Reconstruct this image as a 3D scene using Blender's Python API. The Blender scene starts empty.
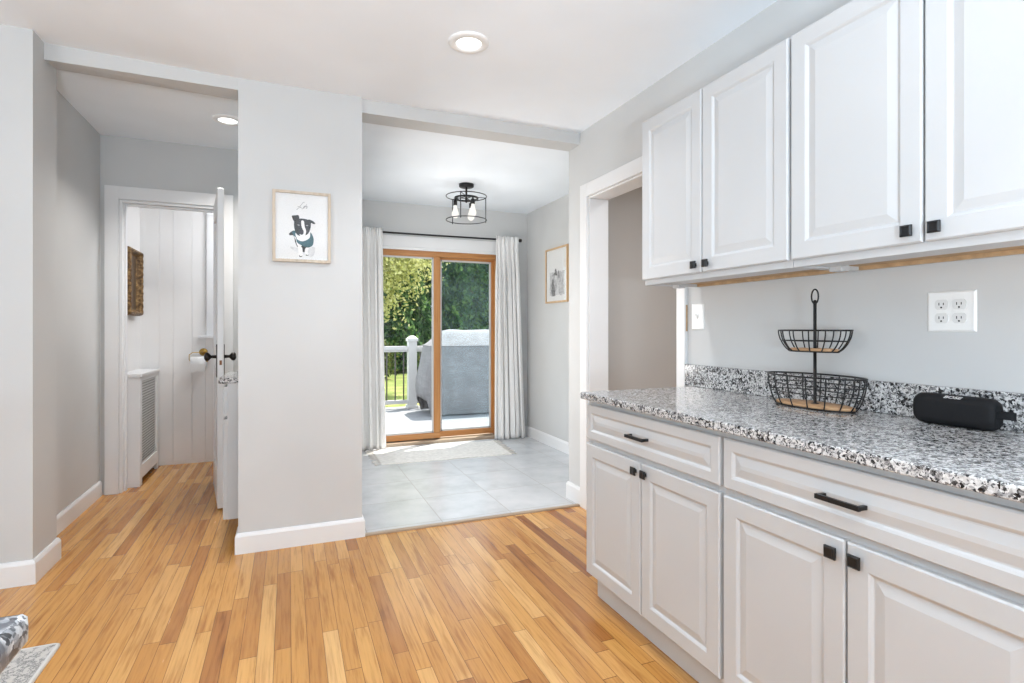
import bpy, bmesh, math, random
from mathutils import Vector, Matrix
random.seed(7)
PI = math.pi
sc = bpy.context.scene
col = sc.collection

# ---------------------------------------------------------------- camera, sky, sun, lights, exposure
F_PX, YAW, HY, CAM_Z = 543.63, 0.3906, 329.1, 1.1905
cam = bpy.data.cameras.new('camera')
cam.sensor_fit = 'HORIZONTAL'; cam.sensor_width = 36.0
cam.lens = 36.0 * F_PX / 1024
cam.shift_y = -(341.5 - HY) / 1024
cam.clip_start = 0.05; cam.clip_end = 200
cam_o = bpy.data.objects.new('camera', cam); col.objects.link(cam_o)
cam_o.location = (0, 0, CAM_Z); cam_o.rotation_euler = (PI/2, 0, -YAW)
sc.camera = cam_o

sc.view_settings.view_transform = 'Standard'
try: sc.view_settings.look = 'None'
except Exception: pass
sc.view_settings.exposure = 0.13
sc.view_settings.gamma = 1.0
sc.view_settings.use_curve_mapping = False
sc.cycles.use_denoising = True
sc.cycles.max_bounces = 10
sc.cycles.diffuse_bounces = 6
sc.cycles.transparent_max_bounces = 16
sc.cycles.sample_clamp_indirect = 4.0
sc.cycles.caustics_reflective = False
sc.cycles.caustics_refractive = False

world = bpy.data.worlds.new('sky'); sc.world = world
world.use_nodes = True
wn = world.node_tree; wn.nodes.clear()
wo = wn.nodes.new('ShaderNodeOutputWorld'); wb = wn.nodes.new('ShaderNodeBackground')
wb.inputs['Color'].default_value = (0.80, 0.90, 1.0, 1); wb.inputs['Strength'].default_value = 2.5
wn.links.new(wb.outputs[0], wo.inputs[0])

def lamp(name, kind, loc, energy, color=(1, 1, 1), **k):
    d = bpy.data.lights.new(name, kind); d.energy = energy; d.color = color
    o = bpy.data.objects.new(name, d); col.objects.link(o); o.location = loc
    if 'direction' in k:
        o.rotation_euler = Vector(k.pop('direction')).to_track_quat('-Z', 'Y').to_euler()
    for a, v in k.items(): setattr(d, a, v)
    return o
lamp('sun', 'SUN', (6, 14, 12), 10.0, (1.0, 0.95, 0.86), direction=(-0.61, -0.45, -1.92), angle=0.009)
# fill lamps added in unseen window openings of the left, back and right walls
lamp('window_fill', 'AREA', (-0.7, -2.96, 1.45), 4, (0.82, 0.925, 1.0), direction=(0, 1, 0), shape='RECTANGLE', size=3.6, size_y=1.7)
lamp('window_fill', 'AREA', (-3.16, -0.6, 1.3), 37, (0.85, 0.94, 1.0), direction=(1, 0, 0), shape='RECTANGLE', size=2.6, size_y=1.4)
lamp('window_fill', 'AREA', (1.80, -1.55, 1.45), 23, (0.80, 0.915, 1.0), direction=(-1, 0, 0), shape='RECTANGLE', size=2.0, size_y=1.5)

# unseen fill lamps added to brighten the kitchen ceiling and the nook
lamp('fill_lamp', 'AREA', (-0.1, -1.2, 0.95), 155, (0.74, 0.88, 1.0), direction=(0, 0.12, 1), shape='DISK', size=0.5)
lamp('fill_lamp', 'AREA', (0.43, 4.0, 1.2), 23, (1.0, 0.98, 0.955), direction=(1, 0.0, -0.10), shape='DISK', size=0.9)

# ---------------------------------------------------------------- materials
class NT:
    def __init__(s, name):
        s.mat = bpy.data.materials.new(name); s.mat.use_nodes = True
        s.t = s.mat.node_tree; s.t.nodes.clear()
        s.out = s.t.nodes.new('ShaderNodeOutputMaterial')
    def n(s, kind, **props):
        x = s.t.nodes.new(kind)
        for k, v in props.items(): setattr(x, k, v)
        return x
    def put(s, sock, v):
        if isinstance(v, bpy.types.NodeSocket): s.t.links.new(v, sock)
        elif isinstance(v, (tuple, list)) and len(v) == 3 and sock.type == 'RGBA': sock.default_value = (*v, 1)
        else: sock.default_value = v
    def m(s, op, a, b=None, c=None):
        x = s.n('ShaderNodeMath', operation=op); s.put(x.inputs[0], a)
        if b is not None: s.put(x.inputs[1], b)
        if c is not None: s.put(x.inputs[2], c)
        return x.outputs[0]
    def xyz(s, kind='Object'):
        tc = s.n('ShaderNodeTexCoord'); sp = s.n('ShaderNodeSeparateXYZ')
        s.t.links.new(tc.outputs[kind], sp.inputs[0]); return sp.outputs, tc.outputs[kind]
    def vec(s, x, y, z=0.0):
        c = s.n('ShaderNodeCombineXYZ')
        for i, v in enumerate((x, y, z)): s.put(c.inputs[i], v)
        return c.outputs[0]
    def noise(s, v, scale, detail=3, rough=0.5):
        x = s.n('ShaderNodeTexNoise'); s.put(x.inputs['Vector'], v)
        x.inputs['Scale'].default_value = scale; x.inputs['Detail'].default_value = detail; x.inputs['Roughness'].default_value = rough
        return x.outputs['Fac']
    def white(s, v):
        x = s.n('ShaderNodeTexWhiteNoise', noise_dimensions='3D'); s.put(x.inputs['Vector'], v); return x.outputs['Value']
    def ramp(s, f, stops, mode='LINEAR'):
        x = s.n('ShaderNodeValToRGB'); x.color_ramp.interpolation = mode
        e = x.color_ramp.elements
        while len(e) < len(stops): e.new(0.5)
        for q, (p, c) in zip(e, stops): q.position = p; q.color = (*c, 1) if len(c) == 3 else c
        s.put(x.inputs[0], f); return x.outputs[0]
    def mix(s, f, a, b, mode='MIX'):
        x = s.n('ShaderNodeMix', data_type='RGBA', blend_type=mode)
        s.put(x.inputs[0], f); s.put(x.inputs[6], a); s.put(x.inputs[7], b); return x.outputs[2]
    def bump(s, h, strength, dist=0.002):
        x = s.n('ShaderNodeBump'); x.inputs['Strength'].default_value = strength; x.inputs['Distance'].default_value = dist
        s.put(x.inputs['Height'], h); return x.outputs[0]
    def bsdf(s, color, rough=0.5, normal=None, spec=0.5, metal=0.0, **k):
        x = s.n('ShaderNodeBsdfPrincipled')
        s.put(x.inputs['Base Color'], color); s.put(x.inputs['Roughness'], rough)
        s.put(x.inputs['Specular IOR Level'], spec); s.put(x.inputs['Metallic'], metal)
        if normal is not None: s.put(x.inputs['Normal'], normal)
        for a, v in k.items(): s.put(x.inputs[a.replace('_', ' ')], v)
        s.t.links.new(x.outputs[0], s.out.inputs[0]); return x

def srgb(r, g, b):
    f = lambda c: c/12.92 if c <= 0.04045 else ((c+0.055)/1.055)**2.4
    return tuple(f(v/255) for v in (r, g, b))

def paint(name, c, rough=0.5, spec=0.3, scale=220, amt=0.04):
    t = NT(name); sp, o = t.xyz()
    f = t.noise(o, scale, 2); g = t.noise(o, 1.7, 2)
    c2 = tuple(min(1, v*1.04) for v in c); c1 = tuple(v*0.97 for v in c)
    t.bsdf(t.ramp(g, [(0.3, c1), (0.7, c2)]), rough, t.bump(f, amt, 0.001), spec)
    return t.mat

def plain(name, c, rough=0.5, spec=0.5, metal=0.0, noise_scale=40, var=0.12, bump=0.0):
    t = NT(name); sp, o = t.xyz()
    f = t.noise(o, noise_scale, 3)
    a = tuple(v*(1-var) for v in c); b = tuple(min(1, v*(1+var)) for v in c)
    t.bsdf(t.ramp(f, [(0.3, a), (0.7, b)]), rough, t.bump(f, bump, 0.002) if bump else None, spec, metal)
    return t.mat

M = {}
M['wall'] = paint('grey wall paint', (0.556, 0.559, 0.555), 0.55, 0.25)
M['greige'] = paint('greige hallway paint', (0.47, 0.445, 0.42), 0.6, 0.2)
M['ceiling'] = paint('white ceiling paint', (0.84, 0.885, 0.93), 0.7, 0.1)
M['trim'] = paint('white trim paint', (0.74, 0.742, 0.745), 0.35, 0.4)
M['cabinet'] = paint('white cabinet lacquer', (0.528, 0.536, 0.543), 0.32, 0.4, 90, 0.01)
M['bath'] = paint('white panelling paint', (0.78, 0.77, 0.76), 0.5, 0.3)
M['black'] = plain('matt black metal', (0.012, 0.012, 0.013), 0.38, 0.5, 0.3)
M['bronze'] = plain('dark oiled bronze', (0.022, 0.017, 0.014), 0.35, 0.5, 0.6)
M['brass'] = plain('brass', srgb(190, 155, 85), 0.3, 0.5, 0.9)
M['plastic'] = plain('white plastic', (0.83, 0.83, 0.82), 0.3, 0.5, 0, 40, 0.01)
M['socket'] = plain('off white socket plastic', (0.71, 0.71, 0.70), 0.4, 0.5, 0, 40, 0.01)
M['slot'] = plain('dark socket slot', (0.03, 0.03, 0.03), 0.6)
M['paper'] = plain('white paper', (0.72, 0.72, 0.715), 0.8, 0.1, 0, 120, 0.02)
M['speaker'] = plain('black rubber mesh', (0.008, 0.0085, 0.010), 0.65, 0.2, 0, 900, 0.3, 0.3)
M['logo'] = plain('pale grey lettering', (0.55, 0.55, 0.55), 0.4)
M['vinyl'] = plain('white vinyl', (0.55, 0.55, 0.55), 0.4, 0.4, 0, 10, 0.03)
M['baluster'] = plain('dark bronze aluminium', (0.06, 0.05, 0.045), 0.45)
M['mirror'] = plain('dark old mirror', (0.10, 0.065, 0.04), 0.35, 0.5, 0.2)
M['bark'] = plain('brown bark', (0.10, 0.065, 0.045), 0.9, 0.1, 0, 9, 0.4, 0.6)
M['rawwood'] = plain('raw pine', srgb(186, 156, 120), 0.6, 0.2, 0, 30, 0.15)

def timber(name, c1, c2, rough=0.4, axis='z', k=1.0):
    t = NT(name); sp, o = t.xyz()
    s = {'x': (3, 60, 60), 'y': (60, 3, 60), 'z': (60, 60, 3)}[axis]
    v = t.vec(t.m('MULTIPLY', sp[0], s[0]*k), t.m('MULTIPLY', sp[1], s[1]*k), t.m('MULTIPLY', sp[2], s[2]*k))
    f = t.noise(v, 1.0, 4, 0.6)
    t.bsdf(t.ramp(f, [(0.3, c1), (0.72, c2)]), rough, t.bump(f, 0.08, 0.001), 0.4)
    return t.mat
M['oak_v'] = timber('honey oak upright', srgb(168, 112, 62), srgb(192, 140, 88), 0.35, 'z')
M['oak_h'] = timber('honey oak crosswise', srgb(168, 112, 62), srgb(192, 140, 88), 0.35, 'x')
M['palewood'] = timber('pale ash', srgb(176, 161, 142), srgb(202, 188, 170), 0.5, 'z')
M['tanwood'] = timber('tan oak frame', srgb(186, 152, 112), srgb(212, 182, 145), 0.45, 'z')
M['basewood'] = timber('tray wood', srgb(168, 130, 94), srgb(192, 154, 116), 0.5, 'y')
M['threshold'] = timber('worn threshold', srgb(150, 128, 106), srgb(178, 160, 140), 0.45, 'x')

def floor_boards():
    t = NT('oak strip floor'); sp, o = t.xyz()
    W_, L_ = 0.0575, 0.85
    xs = t.m('DIVIDE', t.m('ADD', sp[0], 20.0), W_)
    row = t.m('FLOOR', xs); fx = t.m('FRACT', xs)
    off = t.white(t.vec(row, 3.3, 1.0))
    lr = t.m('ADD', t.m('MULTIPLY', t.white(t.vec(row, 8.1, 4.0)), 0.5), 0.75)
    ys = t.m('DIVIDE', t.m('ADD', t.m('ADD', sp[1], 20.0), t.m('MULTIPLY', off, 3.0)), t.m('MULTIPLY', lr, L_))
    cel = t.m('FLOOR', ys); fy = t.m('FRACT', ys)
    r = t.white(t.vec(row, cel, 0.5)); r2 = t.white(t.vec(row, cel, 7.5))
    base = t.ramp(r, [(0.0, srgb(144, 88, 40)), (0.06, srgb(168, 112, 55)), (0.24, srgb(185, 130, 65)),
                      (0.62, srgb(195, 141, 74)), (0.9, srgb(204, 153, 87)), (1.0, srgb(214, 168, 107))])
    gv = t.vec(t.m('MULTIPLY', sp[0], 95.0), t.m('ADD', t.m('MULTIPLY', sp[1], 4.2), t.m('MULTIPLY', r2, 60.0)), t.m('MULTIPLY', r2, 30.0))
    g = t.noise(gv, 1.0, 4, 0.62)
    g2 = t.noise(t.vec(t.m('MULTIPLY', sp[0], 26.0), t.m('ADD', t.m('MULTIPLY', sp[1], 2.4), t.m('MULTIPLY', r2, 90.0)), r2), 1.0, 3, 0.55)
    grain = t.ramp(g, [(0.25, (0.66, 0.58, 0.50)), (0.5, (0.97, 0.96, 0.95)), (0.75, (1.06, 1.05, 1.04))])
    streak = t.ramp(g2, [(0.30, (0.68, 0.58, 0.48)), (0.46, (1, 1, 1))])
    c = t.mix(1.0, base, grain, 'MULTIPLY'); c = t.mix(1.0, c, streak, 'MULTIPLY')
    gap = t.m('MAXIMUM', t.m('LESS_THAN', t.m('MINIMUM', fx, t.m('SUBTRACT', 1.0, fx)), 0.016),
              t.m('LESS_THAN', t.m('MINIMUM', fy, t.m('SUBTRACT', 1.0, fy)), 0.0014))
    c = t.mix(t.m('MULTIPLY', gap, 0.8), c, srgb(64, 38, 18))
    h = t.m('SUBTRACT', t.m('MULTIPLY', g, 0.15), gap)
    t.bsdf(c, t.m('ADD', t.m('MULTIPLY', g, 0.10), 0.20), t.bump(h, 0.22, 0.0012), 0.6)
    return t.mat
M['floor'] = floor_boards()

def tiles():
    t = NT('pale grey stone tile'); sp, o = t.xyz()
    xs = t.m('DIVIDE', t.m('SUBTRACT', sp[0], 0.880-0.456*5), 0.456)
    ys = t.m('DIVIDE', t.m('SUBTRACT', sp[1], 3.770-0.478*5), 0.478)
    fx, fy = t.m('FRACT', xs), t.m('FRACT', ys)
    r = t.white(t.vec(t.m('FLOOR', xs), t.m('FLOOR', ys), 2.0))
    n = t.noise(t.vec(t.m('ADD', sp[0], t.m('MULTIPLY', r, 9.0)), sp[1], r), 4.0, 5, 0.6)
    c = t.ramp(n, [(0.3, srgb(182, 184, 187)), (0.5, srgb(196, 198, 201)), (0.75, srgb(207, 208, 210))])
    e = t.m('MAXIMUM', t.m('LESS_THAN', t.m('MINIMUM', fx, t.m('SUBTRACT', 1.0, fx)), 0.0062),
            t.m('LESS_THAN', t.m('MINIMUM', fy, t.m('SUBTRACT', 1.0, fy)), 0.006))
    c = t.mix(e, c, srgb(150, 148, 145))
    t.bsdf(c, t.m('ADD', t.m('MULTIPLY', e, 0.4), 0.24), t.bump(t.m('SUBTRACT', 1.0, e), 0.2, 0.001), 0.45)
    return t.mat
M['tile'] = tiles()

def granite(name, scale=1.0, vein=False):
    t = NT(name); sp, o = t.xyz()
    d = t.n('ShaderNodeTexNoise'); t.put(d.inputs['Vector'], o); d.inputs['Scale'].default_value = 70*scale; d.inputs['Detail'].default_value = 3
    dv = t.n('ShaderNodeVectorMath', operation='SCALE'); t.put(dv.inputs[0], d.outputs['Color']); dv.inputs['Scale'].default_value = 0.022/scale
    av = t.n('ShaderNodeVectorMath', operation='ADD'); t.put(av.inputs[0], o); t.put(av.inputs[1], dv.outputs[0])
    def vor(s_):
        v = t.n('ShaderNodeTexVoronoi'); t.put(v.inputs['Vector'], av.outputs[0]); v.inputs['Scale'].default_value = s_*scale
        sep = t.n('ShaderNodeSeparateColor'); t.put(sep.inputs[0], v.outputs['Color']); return sep.outputs[0]
    a, b = vor(150), vor(260)
    a = t.m('ADD', a, t.m('MULTIPLY', t.m('SUBTRACT', t.noise(o, 30*scale, 3), 0.5), 0.75))
    c1 = t.ramp(a, [(0.0, (0.02, 0.02, 0.021)), (0.10, (0.04, 0.04, 0.042)), (0.20, (0.17, 0.17, 0.175)), (0.38, (0.38, 0.38, 0.385)), (0.58, (0.60, 0.60, 0.60)), (1.0, (0.74, 0.74, 0.735))])
    c2 = t.ramp(b, [(0.0, (0.10, 0.10, 0.105)), (0.12, (0.28, 0.28, 0.285)), (0.28, (0.80, 0.79, 0.78)), (1.0, (1, 1, 1))])
    c = t.mix(1.0, c1, c2, 'MULTIPLY')
    if vein:
        nv = t.noise(o, 14, 5, 0.65)
        c = t.mix(t.ramp(nv, [(0.44, (0.85, 0.85, 0.85)), (0.60, (0.15, 0.15, 0.15))]), c, (0.10, 0.10, 0.11))
    t.bsdf(c, 0.38 if vein else 0.13, None, 0.3 if vein else 0.5)
    return t.mat
M['granite'] = granite('speckled granite')
M['granite_streak'] = granite('streaked granite', 0.8, True)

def mat_print():
    t = NT('crackle print vinyl'); sp, o = t.xyz()
    n = t.noise(o, 24, 6, 0.75); n2 = t.noise(o, 60, 4, 0.7)
    f = t.m('ABSOLUTE', t.m('SUBTRACT', n, 0.5))
    c = t.ramp(f, [(0.0, (0.09, 0.09, 0.09)), (0.018, (0.30, 0.29, 0.28)), (0.045, srgb(192, 187, 181))])
    blot = t.ramp(t.m('MULTIPLY', n2, t.noise(o, 9, 2)), [(0.30, (1, 1, 1)), (0.37, (0.35, 0.34, 0.33))])
    c = t.mix(1.0, c, blot, 'MULTIPLY')
    ex = t.m('GREATER_THAN', sp[0], -0.012); ey = t.m('GREATER_THAN', sp[1], -0.016)
    c = t.mix(t.m('MAXIMUM', ex, ey), c, srgb(204, 201, 196))
    t.bsdf(c, 0.5, t.bump(n2, 0.1), 0.3)
    return t.mat
M['mat_print'] = mat_print()

def woven(name, c, rough=0.95, sx=300, sy=300, var=0.15, trans=0.0):
    t = NT(name); sp, o = t.xyz()
    a = t.m('SINE', t.m('MULTIPLY', sp[0], sx*6.283)); b = t.m('SINE', t.m('MULTIPLY', sp[2 if trans else 1], sy*6.283))
    w = t.m('MULTIPLY', a, b); n = t.noise(o, 30, 4)
    cc = t.ramp(n, [(0.3, tuple(v*(1-var) for v in c)), (0.7, tuple(min(1, v*(1+var*0.6)) for v in c))])
    bs = t.bsdf(cc, rough, t.bump(t.m('ADD', w, n), 0.25, 0.001), 0.1)
    if trans:
        tr = t.n('ShaderNodeBsdfTranslucent'); t.put(tr.inputs[0], c)
        mx = t.n('ShaderNodeMixShader'); mx.inputs[0].default_value = trans
        t.t.links.new(bs.outputs[0], mx.inputs[1]); t.t.links.new(tr.outputs[0], mx.inputs[2])
        t.t.links.new(mx.outputs[0], t.out.inputs[0])
    return t.mat
M['rug'] = woven('cream woven cotton', srgb(222, 219, 214), 0.95, 90, 60, 0.12)
M['fringe'] = woven('cream cotton fringe', srgb(214, 209, 202), 0.95, 60, 60)
M['curtain'] = woven('white linen curtain', (0.88, 0.875, 0.865), 0.9, 500, 500, 0.02, 0.12)

def glass(name, tint=(1, 1, 1), haze=0.0, hz=(0.5, 0.6, 0.65)):
    t = NT(name)
    tr = t.n('ShaderNodeBsdfTransparent'); t.put(tr.inputs[0], tint)
    gl = t.n('ShaderNodeBsdfGlossy'); gl.inputs['Roughness'].default_value = 0.02
    fr = t.n('ShaderNodeLayerWeight'); fr.inputs[0].default_value = 0.5
    mx = t.n('ShaderNodeMixShader'); t.put(mx.inputs[0], t.m('ADD', t.m('MULTIPLY', t.m('POWER', fr.outputs['Facing'], 5.0), 0.5), 0.02))
    t.t.links.new(tr.outputs[0], mx.inputs[1]); t.t.links.new(gl.outputs[0], mx.inputs[2])
    last = mx
    if haze:
        sp, o = t.xyz(); n = t.noise(o, 3.5, 4, 0.6)
        df = t.n('ShaderNodeBsdfTranslucent'); t.put(df.inputs[0], hz)
        m2 = t.n('ShaderNodeMixShader'); t.put(m2.inputs[0], t.m('MULTIPLY', t.m('MAXIMUM', t.m('SUBTRACT', n, 0.25), 0.0), haze*2.6))
        t.t.links.new(mx.outputs[0], m2.inputs[1]); t.t.links.new(df.outputs[0], m2.inputs[2]); last = m2
    t.t.links.new(last.outputs[0], t.out.inputs[0])
    return t.mat
M['glass'] = glass('clear glass')
M['glass_haze'] = glass('glass with painted bluish haze', (0.93, 0.97, 0.985), 0.035, (0.50, 0.66, 0.72))  # bluish reflection haze put into the pane's tint and diffuse colour
M['picglass'] = M['glass']

def emit(name, c, s):
    t = NT(name); e = t.n('ShaderNodeEmission'); t.put(e.inputs[0], c); e.inputs[1].default_value = s
    t.t.links.new(e.outputs[0], t.out.inputs[0]); return t.mat
M['lens'] = emit('lit lamp lens', (1.0, 0.98, 0.95), 3.0)
M['bulb'] = emit('lit frosted bulb', (1.0, 0.96, 0.90), 1.0)

def leafy(name, a, b, c):
    t = NT(name); g = t.n('ShaderNodeNewGeometry'); n = t.noise(g.outputs['Position'], 1.6, 3)
    r = g.outputs['Random Per Island']
    f = t.m('ADD', t.m('MULTIPLY', n, 0.5), t.m('MULTIPLY', r, 0.5))
    cc = t.ramp(f, [(0.25, a), (0.5, b), (0.75, c)])
    bs = t.bsdf(cc, 0.6, None, 0.25)
    tr = t.n('ShaderNodeBsdfTranslucent'); t.put(tr.inputs[0], cc)
    mx = t.n('ShaderNodeMixShader'); mx.inputs[0].default_value = 0.35
    t.t.links.new(bs.outputs[0], mx.inputs[1]); t.t.links.new(tr.outputs[0], mx.inputs[2]); t.t.links.new(mx.outputs[0], t.out.inputs[0])
    return t.mat
M['leaf_yellow'] = leafy('yellow green leaves', srgb(142, 146, 82), srgb(182, 182, 112), srgb(210, 206, 150))
M['leaf_dark'] = leafy('dark evergreen leaves', srgb(34, 60, 38), srgb(62, 100, 54), srgb(118, 150, 84))
M['leaf_mid'] = leafy('olive shrub leaves', srgb(46, 54, 28), srgb(78, 92, 44), srgb(120, 130, 68))

def lawn_mat():
    t = NT('mown lawn'); sp, o = t.xyz(); n = t.noise(o, 1.2, 5, 0.65); k = t.noise(o, 60, 3)
    c = t.ramp(t.m('ADD', t.m('MULTIPLY', n, 0.7), t.m('MULTIPLY', k, 0.3)), [(0.35, srgb(92, 106, 56)), (0.5, srgb(114, 126, 70)), (0.62, srgb(144, 138, 92))])
    t.bsdf(c, 0.9, t.bump(k, 0.6, 0.03), 0.1); return t.mat
M['lawn'] = lawn_mat()

def deck_mat():
    t = NT('pale composite decking'); sp, o = t.xyz()
    ys = t.m('DIVIDE', sp[1], 0.14); f = t.m('FRACT', ys)
    g = t.m('LESS_THAN', f, 0.035)
    n = t.noise(t.vec(t.m('MULTIPLY', sp[0], 4), t.m('MULTIPLY', sp[1], 60), t.m('FLOOR', ys)), 1, 3)
    c = t.mix(g, t.ramp(n, [(0.3, srgb(126, 128, 132)), (0.7, srgb(143, 144, 146))]), srgb(84, 84, 88))
    t.bsdf(c, 0.7, t.bump(t.m('SUBTRACT', n, g), 0.3, 0.003), 0.2); return t.mat
M['deck'] = deck_mat()

def cover_mat():
    t = NT('grey grill cover cloth'); sp, o = t.xyz()
    n = t.noise(o, 5, 5, 0.7); k = t.noise(t.vec(t.m('MULTIPLY', sp[0], 3), sp[1], t.m('MULTIPLY', sp[2], 9)), 2.0, 5, 0.75)
    c = t.ramp(t.m('ADD', t.m('MULTIPLY', n, 0.5), t.m('MULTIPLY', k, 0.5)), [(0.36, srgb(116, 115, 117)), (0.55, srgb(130, 129, 131)), (0.7, srgb(152, 151, 151))])
    t.bsdf(c, 0.8, t.bump(n, 0.15, 0.01), 0.2); return t.mat
M['cover'] = cover_mat()

def gilt():
    t = NT('antique gilt'); sp, o = t.xyz(); n = t.noise(o, 38, 3, 0.6)
    c = t.ramp(n, [(0.32, srgb(58, 40, 24)), (0.5, srgb(112, 84, 50)), (0.72, srgb(168, 138, 92))])
    t.bsdf(c, 0.5, t.bump(n, 0.4, 0.008), 0.4, 0.25); return t.mat
M['gilt'] = gilt()

# ---------------------------------------------------------------- mesh helpers
class MB:
    def __init__(s): s.v = []; s.f = []; s.mi = []; s.sm = []
    def add(s, verts, faces, mi=0, smooth=False):
        b = len(s.v); s.v += [tuple(p) for p in verts]
        for f in faces: s.f.append([b+i for i in f]); s.mi.append(mi); s.sm.append(smooth)
        return s
    def box(s, x0, x1, y0, y1, z0, z1, mi=0):
        x0, x1 = sorted((x0, x1)); y0, y1 = sorted((y0, y1)); z0, z1 = sorted((z0, z1))
        v = [(x, y, z) for z in (z0, z1) for y in (y0, y1) for x in (x0, x1)]
        return s.add(v, [(0, 2, 3, 1), (4, 5, 7, 6), (0, 1, 5, 4), (2, 6, 7, 3), (0, 4, 6, 2), (1, 3, 7, 5)], mi)
    def hexa(s, pts, mi=0):     # eight corners, ordered as in box()
        return s.add(pts, [(0, 2, 3, 1), (4, 5, 7, 6), (0, 1, 5, 4), (2, 6, 7, 3), (0, 4, 6, 2), (1, 3, 7, 5)], mi)
    def rings(s, rings, closed=True, cap0=True, cap1=True, mi=0, smooth=True, loop=False):
        n = len(rings[0]); v = [p for r in rings for p in r]; f = []
        R = len(rings)
        for i in range(R if loop else R-1):
            for j in range(n if closed else n-1):
                a, b = i*n+j, i*n+(j+1) % n; c, d = ((i+1) % R)*n+(j+1) % n, ((i+1) % R)*n+j
                f.append((a, b, c, d))
        s.add(v, f, mi, smooth)
        base = len(s.v)-len(v)
        if not loop:
            if cap0: s.f.append([base+j for j in range(n)][::-1]); s.mi.append(mi); s.sm.append(False)
            if cap1: s.f.append([base+(R-1)*n+j for j in range(n)]); s.mi.append(mi); s.sm.append(False)
        return s
    def tube(s, path, r, n=8, closed=False, mi=0, flat=None):
        P = [Vector(p) for p in path]; N = len(P); rings = []; up = None
        for i in range(N):
            if closed: t = (P[(i+1) % N]-P[i-1])
            else: t = P[min(i+1, N-1)]-P[max(i-1, 0)]
            t = t.normalized() if t.length > 1e-9 else Vector((0, 0, 1))
            if up is None:
                up = Vector((0, 0, 1)) if abs(t.z) < 0.9 else Vector((1, 0, 0))
            a = t.cross(up); a = a.normalized() if a.length > 1e-6 else t.orthogonal().normalized()
            b = a.cross(t).normalized(); up = b
            rr = r[i] if isinstance(r, (list, tuple)) else r
            rings.append([P[i]+(a*math.cos(2*PI*k/n)+b*math.sin(2*PI*k/n))*rr for k in range(n)])
        return s.rings(rings, mi=mi, loop=closed)
    def lathe(s, prof, c, axis='z', n=24, mi=0, sx=1.0, sy=1.0, cap0=True, cap1=True):
        rings = []
        for r, h in prof:
            ring = []
            for k in range(n):
                a = 2*PI*k/n; p, q = r*math.cos(a)*sx, r*math.sin(a)*sy
                ring.append({'z': (c[0]+p, c[1]+q, c[2]+h), 'x': (c[0]+h, c[1]+p, c[2]+q), 'y': (c[0]+p, c[1]+h, c[2]+q)}[axis])
            rings.append(ring)
        return s.rings(rings, mi=mi, cap0=cap0, cap1=cap1)
    def build(s, name, mats, parent=None, bevel=0.0, seg=2, loc=None, recalc=True):
        base = Vector(parent['_w']) if parent is not None else (Vector(loc) if loc is not None else Vector((0, 0, 0)))
        me = bpy.data.meshes.new(name)
        me.from_pydata([tuple(Vector(p)-base) for p in s.v], [], s.f)
        mats = mats if isinstance(mats, (list, tuple)) else [mats]
        for m in mats: me.materials.append(m)
        for p, i, q in zip(me.polygons, s.mi, s.sm): p.material_index = i; p.use_smooth = q
        if recalc:
            bm = bmesh.new(); bm.from_mesh(me); bmesh.ops.recalc_face_normals(bm, faces=bm.faces); bm.to_mesh(me); bm.free()
        me.update()
        o = bpy.data.objects.new(name, me); col.objects.link(o)
        if parent is not None: o.parent = parent
        else: o.location = base
        o['_w'] = tuple(base)
        if bevel:
            b = o.modifiers.new('bevel', 'BEVEL'); b.width = bevel; b.segments = seg; b.limit_method = 'ANGLE'; b.angle_limit = math.radians(50)
        return o

def tag(o, label, cat, group=None):
    o['label'] = label; o['category'] = cat
    if group: o['group'] = group
    return o
def thing(name, label, cat, loc, group=None):
    o = bpy.data.objects.new(name, None); col.objects.link(o); o.location = loc; o['_w'] = tuple(loc)
    o.empty_display_size = 0.1
    return tag(o, label, cat, group)
def struct(o): o['kind'] = 'structure'; return o

def nested(mb, rects, mi=0):
    """rects: list of 4-point loops joined one to the next; the last one is capped"""
    v = [p for r in rects for p in r]; f = []
    for i in range(len(rects)-1):
        for j in range(4):
            f.append((i*4+j, i*4+(j+1) % 4, (i+1)*4+(j+1) % 4, (i+1)*4+j))
    f.append(tuple(len(v)-4+j for j in range(4))); f.append((3, 2, 1, 0))
    mb.add(v, f, mi)

def raised_panel(mb, mapf, a0, a1, b0, b1, t=0.02, stile=0.052, slope=0.023, drop=0.007):
    prof = [(0, 0), (0, t-0.004), (0.004, t), (stile, t), (stile+0.005, t-0.003), (stile+0.009, t-drop), (stile+0.013, t-drop),
            (stile+0.013+slope, t-0.0015)]
    nested(mb, [[mapf(a0+i, b0+i, c), mapf(a1-i, b0+i, c), mapf(a1-i, b1-i, c), mapf(a0+i, b1-i, c)] for i, c in prof])

# ---------------------------------------------------------------- the room
W = 1.8303; PY = 3.217; NX, NY = 2.469, 5.556; HYW = 4.73; HXW = -1.246
def sbox(name, boxes, mat, bevel=0.0):
    m = MB()
    for b in boxes: m.box(*b)
    return struct(m.build(name, mat, bevel=bevel))
sbox('floor', [(-3.3, 3.2, -3.1, 3.222, -0.12, 0), (-3.3, 0.39, 3.222, 5.7, -0.12, 0), (1.97, 3.2, 3.222, 3.3, -0.12, 0)], M['floor'])
sbox('floor_nook', [(0.30, 2.6, 3.240, 5.60, -0.12, 0.003)], M['tile'])
sbox('trim_1', [(0.393, 1.83, 3.205, 3.242, -0.02, 0.009)], M['threshold'], 0.004)
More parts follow.
